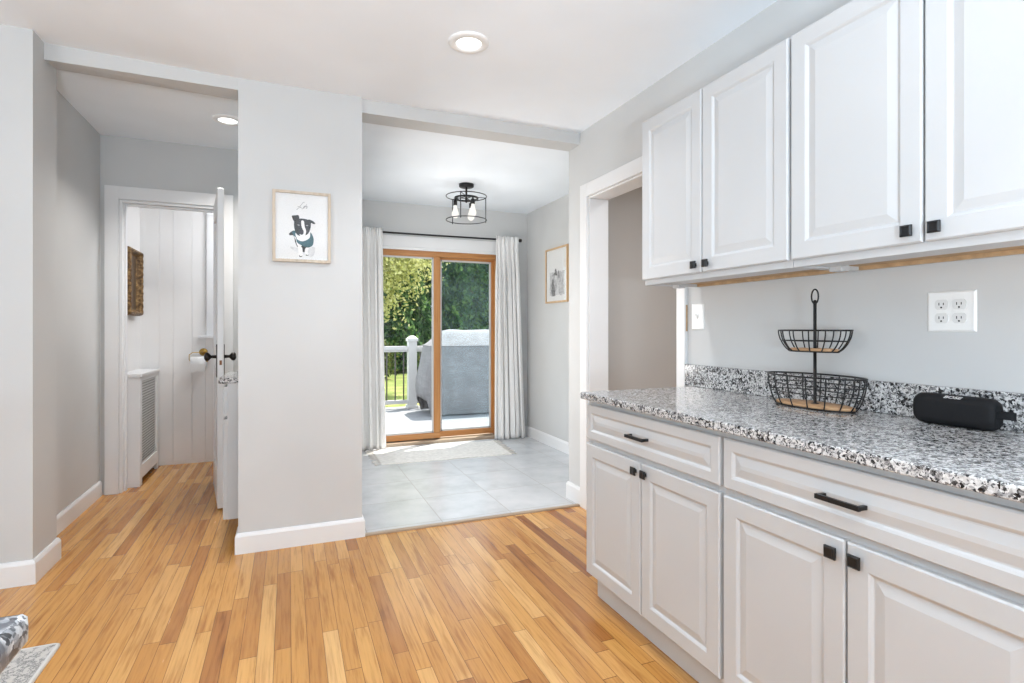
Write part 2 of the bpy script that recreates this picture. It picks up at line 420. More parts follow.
# kitchen ceiling sags towards the pillar, as the photograph shows
xs = [-3.3, -1.1, -0.6, -0.245, 2.0]; zs = [2.605, 2.592, 2.551, 2.5215, 2.519]
cm = MB()
for i in range(4):
    cm.hexa([(xs[i], -3.1, zs[i]), (xs[i+1], -3.1, zs[i+1]), (xs[i], 3.38, zs[i]), (xs[i+1], 3.38, zs[i+1]),
             (xs[i], -3.1, 2.75), (xs[i+1], -3.1, 2.75), (xs[i], 3.38, 2.75), (xs[i+1], 3.38, 2.75)])
struct(cm.build('ceiling', M['ceiling']))
sbox('ceiling_nook', [(0.25, 2.6, 3.30, 5.7, 2.477, 2.6)], M['ceiling'])
sbox('ceiling_hall', [(-1.4, 0.25, 3.36, 5.7, 2.585, 2.7)], M['ceiling'])
sbox('ceiling_passage', [(1.97, 3.2, 0.4, 3.26, 2.45, 2.6)], M['ceiling'])

OP0, OP1, OPZ = 2.220, 3.115, 2.062       # doorway in the right wall
sbox('wall_right', [(W, 1.97, -3.1, -2.58, 0, 2.7), (W, 1.97, -0.52, OP0, 0, 2.7), (W, 1.97, -2.58, -0.52, 0, 0.65), (W, 1.97, -2.58, -0.52, 2.25, 2.7), (W, 1.97, OP1, 3.391, 0, 2.7), (W, 1.97, OP0, OP1, OPZ, 2.7)], M['wall'])  # unseen opening behind the camera added for a fill lamp
sbox('wall_nook_right', [(1.97, 2.6, 3.26, 3.391, 0, 2.7), (NX, 2.6, 3.391, 5.7, 0, 2.7)], M['wall'])
DX0, DX1, DZ = 0.775, 2.125, 2.005        # sliding door opening
sbox('wall_back', [(0.25, DX0, NY, 5.7, -0.1, 2.7), (DX1, NX, NY, 5.7, -0.1, 2.7), (DX0, DX1, NY, 5.7, DZ, 2.7)], M['wall'])
sbox('wall_nook_left', [(0.25, 0.393, 3.37, NY, 0, 2.7)], M['wall'])
sbox('wall_pillar', [(-0.245, 0.393, PY, 3.37, 0, 2.7)], M['wall'])
sbox('wall_left', [(-3.3, -1.1055, 3.208, 3.49, 0, 2.75), (-1.36, HXW, 3.49, 4.85, 0, 2.75)], M['wall'])
HO0, HO1, HOZ = -1.130, -0.512, 2.128     # doorway at the end of the hall
sbox('wall_hall_back', [(HXW, HO0, HYW, 4.85, 0, 2.7), (HO1, 0.25, HYW, 4.85, 0, 2.7), (HO0, HO1, HYW, 4.85, HOZ, 2.7)], M['wall'])
b = MB()     # beam over the hall opening, a little askew
b.hexa([(-1.11, 3.335, 2.512), (-0.24, PY+0.003, 2.459), (-1.11, 3.487, 2.530), (-0.24, 3.369, 2.459),
        (-1.11, 3.335, 2.72), (-0.24, PY+0.003, 2.72), (-1.11, 3.487, 2.72), (-0.24, 3.369, 2.72)])
struct(b.build('trim_2', M['wall'])); bpy.data.objects['trim_2'].name = 'wall_beam_hall'
sbox('wall_header_nook', [(0.393, W, 3.237, 3.391, 2.443, 2.7)], M['wall'])
# kitchen walls beside and behind the camera, with unseen openings added for the fill lamps
sbox('wall_kitchen_left', [(-3.3, -3.2, -3.1, -1.95, 0, 2.75), (-3.3, -3.2, 0.75, 3.3, 0, 2.75), (-3.3, -3.2, -1.95, 0.75, 0, 0.7), (-3.3, -3.2, -1.95, 0.75, 2.2, 2.75)], M['wall'])
sbox('wall_kitchen_back', [(-3.3, -2.55, -3.1, -3.0, 0, 2.75), (1.15, 1.97, -3.1, -3.0, 0, 2.75), (-2.55, 1.15, -3.1, -3.0, 0, 0.55), (-2.55, 1.15, -3.1, -3.0, 2.35, 2.75)], M['wall'])
# passage beyond the right doorway
sbox('wall_passage', [(2.95, 3.05, 0.4, 3.26, 0, 2.6), (1.97, 3.05, 0.4, 0.5, 0, 2.6)], M['greige'])
sbox('wall_passage_end', [(1.972, 2.95, 3.225, 3.262, 0, 2.6)], M['greige'])
# small washroom
bm_ = MB(); x = -1.24; k = 0
for w_ in [0.20, 0.105, 0.145, 0.105, 0.145, 0.105, 0.145, 0.105, 0.145, 0.105, 0.145, 0.12]:
    bm_.box(x+0.0004, x+w_-0.0004, 5.55, 5.57, 0.0, 2.6); x += w_
bm_.box(-1.3, 0.25, 5.5585, 5.7, 0, 2.7)
struct(bm_.build('wall_bath_back', M['bath'], bevel=0.0015))
sbox('wall_bath_left', [(-1.36, -1.18, 4.85, 5.56, 0, 2.7)], M['bath'])

# baseboards: board with a small moulded top edge
def baseboard(name, segs):
    m = MB()
    for (x0, y0, x1, y1, nx, ny, h, m0, m1) in segs:      # m0, m1: +1 where the end is mitred round an outer corner
        l = math.hypot(x1-x0, y1-y0); tx, ty = (x1-x0)/l, (y1-y0)/l
        prof = [(0, 0), (0.015, 0), (0.015, h-0.018), (0.011, h-0.008), (0.006, h), (0, h)]
        m.rings([[(x0+nx*d-tx*d*m0, y0+ny*d-ty*d*m0, z) for d, z in prof], [(x1+nx*d+tx*d*m1, y1+ny*d+ty*d*m1, z) for d, z in prof]], smooth=False)
    return struct(m.build(name, M['trim']))
baseboard('baseboard_pillar', [(-0.245, PY, 0.393, PY, 0, -1, 0.108, 1, 1), (-0.245, PY, -0.245, 3.37, -1, 0, 0.108, 1, 0), (0.393, PY, 0.393, 3.37, 1, 0, 0.108, 1, 0)])
baseboard('baseboard_left', [(-3.2, 3.208, -1.1055, 3.208, 0, -1, 0.112, 0, 1), (-1.1055, 3.208, -1.1055, 3.49, 1, 0, 0.112, 1, 1), (-1.231, 3.49, -1.1055, 3.49, 0, 1, 0.112, 0, 1), (HXW, 3.49, HXW, 4.712, 1, 0, 0.108, 0, 0)])
baseboard('baseboard_right', [(W, 3.202, W, 3.391, -1, 0, 0.118, 0, 1), (W, 3.391, NX-0.015, 3.391, 0, 1, 0.118, 1, 0), (NX, 3.391, NX, NY, -1, 0, 0.112, 0, 0), (W, -3.0, W, 0.42, -1, 0, 0.112, 0, 0)])
baseboard('baseboard_back', [(2.24, NY, NX-0.015, NY, 0, -1, 0.108, 0, 0), (0.393, NY, 0.66, NY, 0, -1, 0.108, 0, 0)])

# casing and jamb of the right doorway
m = MB()
m.box(W-0.02, W, OP1, 3.201, 0.0, 2.149); m.box(W-0.02, W, 2.158, OP0, 0.0, 2.149); m.box(W-0.02, W, OP0, OP1, OPZ, 2.149)
m.box(W-0.002, 1.972, OP1-0.012, OP1-0.0004, 0, OPZ-0.013); m.box(W-0.002, 1.972, OP0+0.0004, OP0+0.012, 0, OPZ-0.013); m.box(W-0.002, 1.972, OP0+0.0004, OP1-0.0004, OPZ-0.0125, OPZ-0.0004)
dc = struct(m.build('trim_3', M['trim'], bevel=0.002))
m = MB(); m.box(W-0.012, W-0.003, 2.1562, 2.158, 1.18, 1.31); struct(m.build('trim_4', M['rawwood']))
# casing of the hall doorway
m = MB()
m.box(HO0-0.088, HO0-0.004, HYW-0.018, HYW, 0, 2.225); m.box(HO1+0.004, HO1+0.118, HYW-0.018, HYW, 0, 2.225); m.box(HO0-0.004, HO1+0.004, HYW-0.018, HYW, HOZ+0.004, 2.225)
m.box(HO0-0.002, HO0+0.016, HYW-0.004, 4.852, 0, HOZ); m.box(HO1-0.016, HO1+0.002, HYW-0.004, 4.852, 0, HOZ); m.box(HO0+0.0165, HO1-0.0165, HYW-0.004, 4.852, HOZ-0.016, HOZ+0.002)
m.box(HO0+0.014, HO0+0.028, HYW+0.045, HYW+0.085, 0, HOZ-0.016); m.box(HO0+0.029, HO1-0.0165, HYW+0.045, HYW+0.085, HOZ-0.03, HOZ-0.0165)
struct(m.build('trim_5', M['trim'], bevel=0.002))
# casing and sill of the washroom window, mostly hidden by the open door
m = MB()
m.box(-0.673, -0.60, 5.53, 5.549, 1.136, 2.21); m.box(-0.673, 0.1, 5.53, 5.549, 2.211, 2.29); m.box(0.03, 0.1, 5.53, 5.549, 1.136, 2.21)
m.box(-0.735, 0.16, 5.49, 5.549, 1.108, 1.135); m.box(-0.599, 0.029, 5.541, 5.549, 1.136, 2.21)
struct(m.build('window_1', M['trim'], bevel=0.002))

# ---------------------------------------------------------------- sliding glass door
sd = bpy.data.objects.new('door_1', None); col.objects.link(sd); sd.location = (1.45, NY, 0); sd['_w'] = (1.45, NY, 0); struct(sd)
sd['label'] = 'honey oak sliding glass door onto the deck'
m = MB()
m.box(DX0-0.09, DX0+0.005, NY-0.018, NY, 0.02, 2.14); m.box(DX1-0.005, DX1+0.09, NY-0.018, NY, 0.02, 2.14); m.box(DX0, DX1, NY-0.018, NY, 2.0, 2.14)
m.box(DX0-0.09, DX1+0.09, NY-0.026, NY, 2.018, 2.03)
m.build('casing', M['trim'], sd, 0.003)
m = MB()
m.box(DX0, DX1, NY+0.015, 5.70, 1.95, DZ); m.box(DX0, DX0+0.03, NY+0.015, 5.70, 0.03, DZ); m.box(DX1-0.03, DX1, NY+0.015, 5.70, 0.03, DZ)
m.build('frame', M['oak_h'], sd, 0.003)
m = MB(); m.box(DX0, DX1, NY-0.03, 5.74, -0.03, 0.034); m.box(DX0, DX1, 5.60, 5.615, 0.034, 0.046)
m.build('sill', M['threshold'], sd, 0.004)
def sash(x0, x1, y0, y1, gx0, gx1, gz0, gz1, gl, parent):
    f = MB(); z0, z1 = 0.046, 1.985
    f.box(x0, x1, y0, y1, z0, gz0-0.006); f.box(x0, x1, y0, y1, gz1+0.006, z1)
    s1 = f.build('sash_rail', M['oak_h'], parent, 0.003)
    f = MB(); f.box(x0, gx0-0.006, y0, y1, gz0-0.006, gz1+0.006); f.box(gx1+0.006, x1, y0, y1, gz0-0.006, gz1+0.006)
    f.build('sash_stile', M['oak_v'], parent, 0.003)
    w = MB(); e = 0.012; ya, yb = y0+0.006, y0+0.02
    w.box(gx0-0.006, gx0+e, ya, yb, gz0-0.006, gz1+0.006); w.box(gx1-e, gx1+0.006, ya, yb, gz0-0.006, gz1+0.006)
    w.box(gx0, gx1, ya, yb, gz0-0.006, gz0+e); w.box(gx0, gx1, ya, yb, gz1-e, gz1+0.006)
    w.build('glazing_bead', M['vinyl'], parent)
    g = MB(); g.box(gx0, gx1, y0+0.024, y0+0.030, gz0, gz1); g.build('pane', gl, parent)
sash(DX0+0.03, 1.482, NY+0.022, NY+0.060, 0.862, 1.405, 0.112, 1.935, M['glass'], sd)
sash(1.412, DX1-0.028, NY+0.072, NY+0.110, 1.50, 2.062, 0.112, 1.922, M['glass_haze'], sd)

# ---------------------------------------------------------------- hall door, open against its casing
hd = bpy.data.objects.new('door_2', None); col.objects.link(hd); hd.location = (-0.527, 4.702, 0); hd['_w'] = (-0.431, 4.708, 0); hd.rotation_euler.z = math.radians(8.3); struct(hd)
hd['label'] = 'white panelled hall door standing open, seen edge-on'
m = MB(); y0, y1 = 4.030, 4.708; xa, xb = -0.431, -0.393
for (za, zb) in [(0.012, 0.22), (0.92, 1.06), (1.98, 2.118)]:
    m.box(xa, xb, y0+0.11, y1-0.11, za, zb)
for (ya, yb) in [(y0, y0+0.11), (y1-0.11, y1)]: m.box(xa, xb, ya, yb, 0.012, 2.118)
for (za, zb) in [(0.22, 0.92), (1.06, 1.98)]:
    m.box(xa+0.012, xb-0.012, y0+0.11, y1-0.11, za, zb); m.box(xa+0.006, xb-0.006, y0+0.15, y1-0.15, za+0.04, zb-0.04)
ds = m.build('slab', M['trim'], hd, 0.003)
m = MB()
m.lathe([(0.0, 0), (0.012, 0.0), (0.010, -0.022), (0.0095, -0.03), (0.016, -0.036), (0.026, -0.044), (0.029, -0.054), (0.026, -0.064), (0.014, -0.071), (0, -0.072)], (xa-0.004, 4.075, 1.008), 'x', 20)
m.build('knob', M['bronze'], hd)
m = MB()
m.lathe([(0.0, 0), (0.012, 0.0), (0.010, 0.022), (0.0095, 0.03), (0.016, 0.036), (0.026, 0.044), (0.029, 0.054), (0.026, 0.064), (0.014, 0.071), (0, 0.072)], (xb+0.004, 4.075, 1.008), 'x', 20)
m.build('knob', M['bronze'], hd)
m = MB(); m.box(xa-0.005, xa+0.001, 4.045, 4.105, 0.872, 1.09); m.build('knob_plate', M['bronze'], hd, 0.002)
m = MB(); m.box(xb-0.001, xb+0.005, 4.045, 4.105, 0.872, 1.09); m.build('knob_plate', M['bronze'], hd, 0.002)
m = MB(); m.box(xa+0.010, xb-0.010, y0-0.0015, y0+0.002, 0.93, 1.03); m.build('latch_plate', M['trim'], hd)
m = MB(); m.box(xa+0.012, xb-0.012, y0-0.008, y0, 0.955, 0.985); m.build('latch', plain('worn brass', srgb(120, 82, 58), 0.4, 0.5, 0.7), hd)

# ---------------------------------------------------------------- kitchen cabinets on the right wall
def knob(mb, mapf, a, b):
    # square knob: short stem and a bevelled square head
    s = 0.0075; h = 0.0148
    nested(mb, [[mapf(a+sx*r, b+sy*r, c) for sx, sy in ((-1, -1), (1, -1), (1, 1), (-1, 1))] for r, c in
                [(s*0.9, 0.0), (s*0.8, 0.009), (h, 0.011), (h, 0.016), (h-0.004, 0.0195), (h-0.007, 0.0185)]])
def pull(mb, mapf, a0, a1, b):
    for a in (a0, a1-0.010):
        pts = [mapf(a+i, b+j, c) for c in (0, 0.026) for j in (-0.005, 0.005) for i in (0, 0.010)]
        mb.hexa(pts)
    mb.hexa([mapf(i, b+j, c) for c in (0.022, 0.031) for j in (-0.006, 0.006) for i in (a0, a1)])
def carcass(mb, x0, x1, y0, y1, z0, z1, t=0.018):
    mb.box(x0, x1, y0, y0+t, z0, z1); mb.box(x0, x1, y1-t, y1, z0, z1); mb.box(x0, x1, y0+t, y1-t, z1-t, z1); mb.box(x1-0.008, x1, y0+t, y1-t, z0, z1-t)

def base_cabinet(y1, y0, doors, drawer, label, z=(0.122, 0.690, 0.712, 0.862), pulls=True):
    XF = 1.235; loc = (1.53, (y0+y1)/2, 0)
    t = thing('base_cabinet', label, 'cabinet', loc, 'white base cabinets along the right wall')
    mf = lambda a, b, c: (XF-c, a, b)
    m = MB(); carcass(m, XF+0.019, W-0.002, y0+0.001, y1, 0.11, 0.882); m.box(XF+0.019, W-0.002, y0+0.019, y1-0.018, 0.11, 0.128)
    for (ya, yb, za, zb) in [(y0+0.001, y0+0.03, 0.11, 0.882), (y1-0.03, y1, 0.11, 0.882), (y0+0.03, y1-0.03, 0.85, 0.882), (y0+0.03, y1-0.03, 0.68, 0.725), (y0+0.03, y1-0.03, 0.11, 0.14)]:
        m.box(XF, XF+0.019, ya, yb, za, zb)
    m.build('body', M['cabinet'], t, 0.001)
    m = MB(); m.box(1.279, 1.297, y0+0.001, y1, 0.0, 0.11); m.box(1.297, W-0.002, y1-0.018, y1, 0, 0.11)
    m.build('toe_kick', M['cabinet'], t)
    m = MB(); raised_panel(m, mf, drawer[0], drawer[1], z[2], z[3], 0.02, 0.034, 0.022); d = m.build('drawer', M['cabinet'], t)
    mid = (drawer[0]+drawer[1])/2+0.009
    if pulls:
        m = MB(); pull(m, lambda a, b, c: (XF-0.02-c, a, b), mid-0.056, mid+0.056, 0.785); m.build('handle', M['black'], d, 0.0012)
    for i, (a0, a1) in enumerate(doors):
        m = MB(); raised_panel(m, mf, a0, a1, z[0], z[1]); d = m.build('door', M['cabinet'], t)
        ka = (a0+0.027) if i == 0 else (a1-0.027)
        m = MB(); knob(m, lambda a, b, c: (XF-0.02-c, a, b), ka, 0.655); m.build('knob', M['black'], d, 0.0008)
    return t
base_cabinet(2.10, 1.285, [(1.6955, 2.092), (1.292, 1.6895)], (1.292, 2.088), 'white base cabinet at the doorway end of the run, two doors under one drawer')
base_cabinet(1.285, 0.472, [(0.889, 1.277), (0.482, 0.8835)], (0.482, 1.277), 'white base cabinet below the speaker and wire stand, nearer the viewer')
m = MB(); m.box(1.1905, W-0.001, 0.45, 2.102, 0.8842, 0.914)
tag(m.build('countertop', M['granite'], bevel=0.004, loc=(1.51, 1.28, 0.884)), 'long speckled grey granite countertop over the right-hand white base cabinets', 'countertop')
m = MB(); m.box(W-0.022, W-0.001, 0.45, 2.1555, 0.9142, 1.018)
tag(m.build('backsplash', M['granite'], bevel=0.003, loc=(W-0.01, 1.3, 0.914)), 'low speckled granite backsplash strip standing along the wall behind the countertop', 'backsplash')

def upper_cabinet(y1, y0, doors, label):
    XF = 1.52; loc = (1.67, (y0+y1)/2, 1.39)
    t = thing('upper_cabinet', label, 'cabinet', loc, 'white wall cabinets over the countertop')
    mf = lambda a, b, c: (XF-c, a, b)
    m = MB(); carcass(m, XF+0.019, W-0.002, y0+0.001, y1, 1.391, 2.141); 
    for (ya, yb, za, zb) in [(y0+0.001, y0+0.03, 1.391, 2.141), (y1-0.03, y1, 1.391, 2.141), (y0+0.03, y1-0.03, 2.10, 2.141), (y0+0.03, y1-0.03, 1.391, 1.43)]:
        m.box(XF, XF+0.019, ya, yb, za, zb)
    m.box(XF+0.019, XF+0.15, y0+0.019, y1-0.018, 1.396, 1.41)
    m.build('body', M['cabinet'], t, 0.001)
    m = MB(); m.box(XF+0.15, W-0.025, y0+0.019, y1-0.018, 1.404, 1.416); m.box(W-0.025, W-0.003, y0+0.019, y1-0.018, 1.392, 1.42)
    q = m.build('underside', M['rawwood'], t); q['label'] = 'raw wood underside'
    m = MB(); m.box(1.66, 1.70, y1-0.06, y1-0.019, 1.380, 1.404); m.build('corner_block', M['cabinet'], t, 0.001)
    for i, (a0, a1) in enumerate(doors):
        m = MB(); raised_panel(m, mf, a0, a1, 1.414, 2.138); d = m.build('door', M['cabinet'], t)
        ka = (a0+0.03) if i == 0 else (a1-0.03)
        m = MB(); knob(m, lambda a, b, c: (XF-0.02-c, a, b), ka, 1.446); m.build('knob', M['black'], d, 0.0008)
    return t
upper_cabinet(2.081, 1.287, [(1.694, 2.079), (1.293, 1.688)], 'white wall cabinet nearest the doorway, its two narrow-looking doors over the light switch')
upper_cabinet(1.286, 0.486, [(0.888, 1.281), (0.49, 0.882)], 'white wall cabinet nearest the viewer, over the wire stand and outlet')

# ---------------------------------------------------------------- wire stand on the countertop
SX, SY, SZ = 1.714, 1.369, 0.914
st = thing('basket_stand', 'two-tier black wire fruit basket stand with wooden trays on the countertop', 'basket stand', (SX, SY, SZ))
def basket(parent, z0, z1, ab, tt, ribs, rings):
    def shape(u):   # u 0 at the bottom, 1 at the rim
        w = math.sin(min(1, u)*PI/2)**0.75
        return tt[0]+(ab[0]-tt[0])*w, tt[1]+(ab[1]-tt[1])*w
    def ell(u, n=40):
        a, b = shape(u); z = z0+(z1-z0)*u
        return [(SX+b*math.cos(2*PI*k/n), SY+a*math.sin(2*PI*k/n), z) for k in range(n)]
    m = MB()
    for u in rings: m.tube(ell(u), 0.0034 if u == 1 else 0.0020, 6, closed=True)
    m.tube(ell(0), 0.0026, 6, closed=True)
    for k in range(ribs):
        p = []
        for j in range(9):
            u = j/8; a, b = shape(u); th = 2*PI*(k+0.5)/ribs
            p.append((SX+b*math.cos(th), SY+a*math.sin(th), z0+(z1-z0)*u))
        m.tube(p, 0.0023, 6)
    b_ = m.build('basket', M['black'], parent)
    m = MB(); m.lathe([(0, 0), (0.985, 0), (0.985, 0.007), (0.96, 0.009), (0, 0.009)], (SX, SY, z0+0.002), 'z', 40, sx=tt[1], sy=tt[0])
    m.build('tray', M['basewood'], b_)
basket(st, SZ+0.004, 1.026, (0.184, 0.085), (0.15, 0.066), 16, [0.45, 0.72, 1.0])
basket(st, 1.112, 1.186, (0.137, 0.064), (0.092, 0.044), 14, [0.5, 1.0])
m = MB(); m.lathe([(0.014, 0), (0.014, 0.003), (0.0055, 0.006), (0.0055, 0.362), (0.003, 0.366)], (SX, SY-0.006, SZ+0.013), 'z', 14)
m.build('pole', M['black'], st)
m = MB(); m.tube([(SX, SY-0.006+0.0135*math.sin(2*PI*k/20), 1.305+0.0255*math.cos(2*PI*k/20)) for k in range(20)], 0.0028, 8, closed=True)
o = m.build('ring_handle', M['black'], st)

# ---------------------------------------------------------------- portable speaker
sp_ = thing('portable_speaker', 'small black portable speaker with a side loop against the granite backsplash', 'speaker', (1.76, 0.955, 0.914))
m = MB(); rings = []
X0, X1, Z0, Z1, Ya, Yb = 1.725, 1.782, 0.9145, 1.003, 0.845, 1.051
N = 12
for j in range(N+1):
    u = -1+2*j/N; s_ = math.sin(u*PI/2)
    y = (Ya+Yb)/2+s_*(Yb-Ya)/2
    e = 0.022; d = (Yb-Ya)/2-abs(s_)*(Yb-Ya)/2
    ins = 0 if d >= e else e-math.sqrt(max(0, e*e-(e-d)**2))
    ring = []
    hw, hh = (X1-X0)/2-ins*0.45, (Z1-Z0)/2-ins*0.9; r = min(hw*0.9, 0.024)
    for cx_, cz_, a0 in ((1, 1, 0), (-1, 1, PI/2), (-1, -1, PI), (1, -1, 1.5*PI)):
        for k in range(7):
            a = a0+k/6*PI/2; ring.append(((X0+X1)/2+cx_*(hw-r)+r*math.cos(a), y, (Z0+Z1)/2+cz_*(hh-r)+r*math.sin(a)))
    rings.append(ring)
m.rings(rings); m.build('body', M['speaker'], sp_)
m = MB(); lp = [(1.762, 0.858), (1.763, 0.838), (1.762, 0.822)]+[(1.752+0.010*math.cos(a), 0.820-0.010*math.sin(a)) for a in [PI*k/8 for k in range(1, 8)]]+[(1.742, 0.822), (1.741, 0.838), (1.742, 0.858)]
rr = []
for i in range(len(lp)):
    p, q = Vector(lp[max(i-1, 0)]), Vector(lp[min(i+1, len(lp)-1)]); d = (q-p).normalized(); n_ = Vector((d.y, -d.x))*0.0014; c_ = Vector(lp[i])
    rr.append([(c_.x-n_.x, c_.y-n_.y, 0.952), (c_.x+n_.x, c_.y+n_.y, 0.952), (c_.x+n_.x, c_.y+n_.y, 0.971), (c_.x-n_.x, c_.y-n_.y, 0.971)])
m.rings(rr, smooth=False); m.build('strap', M['speaker'], sp_)
def lettering(txt, name, size, loc, rot, parent, mat, shear=0.0, extrude=0.0004, sx=1.0):
    cu = bpy.data.curves.new(name, 'FONT'); cu.body = txt; cu.size = size; cu.shear = shear; cu.extrude = extrude
    cu.align_x = 'CENTER'; cu.align_y = 'CENTER'; cu.offset = 0.0002
    o = bpy.data.objects.new(name, cu); col.objects.link(o); cu.materials.append(mat)
    me = bpy.data.meshes.new_from_object(o.evaluated_get(bpy.context.evaluated_depsgraph_get())); bpy.data.objects.remove(o); bpy.data.curves.remove(cu)
    o = bpy.data.objects.new(name, me); col.objects.link(o)
    o.parent = parent; o.location = Vector(loc)-Vector(parent['_w']); o.rotation_euler = rot; o.scale = (sx, 1, 1)
    return o
c45 = math.cos(PI/4)
lettering('BOSE', 'logo', 0.0125, (1.7305, 0.945, 0.9975), Matrix((Vector((0, -1, 0)), Vector((c45, 0, c45)), Vector((-c45, 0, c45)))).transposed().to_euler(), sp_, M['logo'], 0.3, 0.0003, 1.5)

# ---------------------------------------------------------------- switch and outlet
def wall_plate(parent, y0, y1, z0, z1):
    m = MB(); mf = lambda a, b, c: (W-c, a, b)
    nested(m, [[mf(y0+i, z0+i, c), mf(y1-i, z0+i, c), mf(y1-i, z1-i, c), mf(y0+i, z1-i, c)] for i, c in [(0, 0), (0, 0.003), (0.004, 0.0062), (0.006, 0.0065)]])
    return m.build('plate', M['plastic'], parent)
sw = thing('light_switch', 'white toggle light switch on the wall beside the doorway casing', 'switch', (W, 2.083, 1.25))
wall_plate(sw, 2.042, 2.125, 1.188, 1.312)
m = MB(); m.hexa([(W-0.006, 2.078, 1.238), (W-0.006, 2.089, 1.238), (W-0.016, 2.080, 1.256), (W-0.016, 2.087, 1.256), (W-0.006, 2.078, 1.262), (W-0.006, 2.089, 1.262), (W-0.020, 2.080, 1.264), (W-0.020, 2.087, 1.264)])
m.build('toggle', M['plastic'], sw)
for z in (1.217, 1.283):
    m = MB(); m.lathe([(0, 0), (0.003, 0), (0.002, -0.001), (0, -0.0012)], (W-0.0063, 2.0835, z), 'x', 10); m.build('screw', M['plastic'], sw)
ol = thing('outlet', 'white double outlet plate with four sockets on the wall above the speaker', 'outlet', (W, 1.0, 1.243))
wall_plate(ol, 0.935, 1.064, 1.183, 1.304)
for y in (1.023, 0.976):
    for z in (1.264, 1.223):
        m = MB(); prof = []
        for k in range(20):
            a = 2*PI*k/20; prof.append((max(-0.0178, min(0.0178, 0.0195*math.cos(a))), max(-0.0152, min(0.0152, 0.0185*math.sin(a)))))
        m.rings([[(W-c, y+p*1.0, z+q) for p, q in prof] for c in (0.005, 0.0095)], smooth=False)
        s_ = m.build('socket', M['socket'], ol)
        m = MB()
        for dy, h in ((0.006, 0.004), (-0.006, 0.0035)): m.box(W-0.0102, W-0.009, y+dy-0.0011, y+dy+0.0011, z+0.002-h, z+0.002+h)
        m.lathe([(0, -0.0102), (0.0026, -0.0102), (0.0026, -0.009), (0, -0.009)], (W, y, z-0.0085), 'x', 10)
        m.build('slot', M['slot'], s_)

# ---------------------------------------------------------------- framed pictures
def frame_mb(mf, a0, a1, b0, b1, fw, dep, lip=0.006):
    m = MB(); loops = []
    for i, c in [(0, 0), (0, dep), (fw, dep), (fw, dep-lip)]:
        loops.append([mf(a0+i, b0+i, c), mf(a1-i, b0+i, c), mf(a1-i, b1-i, c), mf(a0+i, b1-i, c)])
    v = [p for r in loops for p in r]; f = []
    for i in range(3):
        for j in range(4): f.append((i*4+j, i*4+(j+1) % 4, (i+1)*4+(j+1) % 4, (i+1)*4+j))
    for j in range(4): f.append((12+j, 12+(j+1) % 4, (j+1) % 4, j))
    m.add(v, f); return m
def smooth_poly(pts, n=5):
    out = []; L = len(pts)
    for i in range(L):
        p0, p1, p2, p3 = (Vector((*pts[(i+k) % L], 0)) for k in (-1, 0, 1, 2))
        for k in range(n):
            t = k/n; t2 = t*t; t3 = t2*t
            q = 0.5*((2*p1)+(-p0+p2)*t+(2*p0-5*p1+4*p2-p3)*t2+(-p0+3*p1-3*p2+p3)*t3); out.append((q.x, q.y))
    return out
ink = [plain('print black', (0.03, 0.03, 0.032), 0.7, 0.1, 0, 200, 0.4), plain('print white', (0.78, 0.77, 0.76), 0.7, 0.1, 0, 150, 0.04),
       plain('print teal', srgb(58, 92, 100), 0.7, 0.1, 0, 150, 0.2), plain('print grey', srgb(206, 206, 207), 0.7, 0.1), plain('print nose', srgb(52, 50, 56), 0.6, 0.1), plain('print mid grey', srgb(140, 138, 138), 0.7, 0.1)]
pf = thing('framed_dog_portrait', 'pale wood frame with a black and white dog portrait on the pillar', 'picture', (0.072, PY, 1.75))
FA0, FA1, FB0, FB1 = -0.079, 0.220, 1.558, 1.947
mfp = lambda a, b, c: (a, PY-c, b)
frame_mb(mfp, FA0, FA1, FB0, FB1, 0.015, 0.02).build('frame', M['palewood'], pf, 0.001)
m = MB(); m.box(FA0+0.012, FA1-0.012, PY-0.010, PY-0.001, FB0+0.012, FB1-0.012); pp = m.build('print', M['paper'], pf)
pa0, pa1, pb0, pb1 = FA0+0.015, FA1-0.015, FB0+0.015, FB1-0.015
def dogpt(x, y): return (pa0+(x-108)/370*(pa1-pa0), pb1-(y-97)/472*(pb1-pb0))
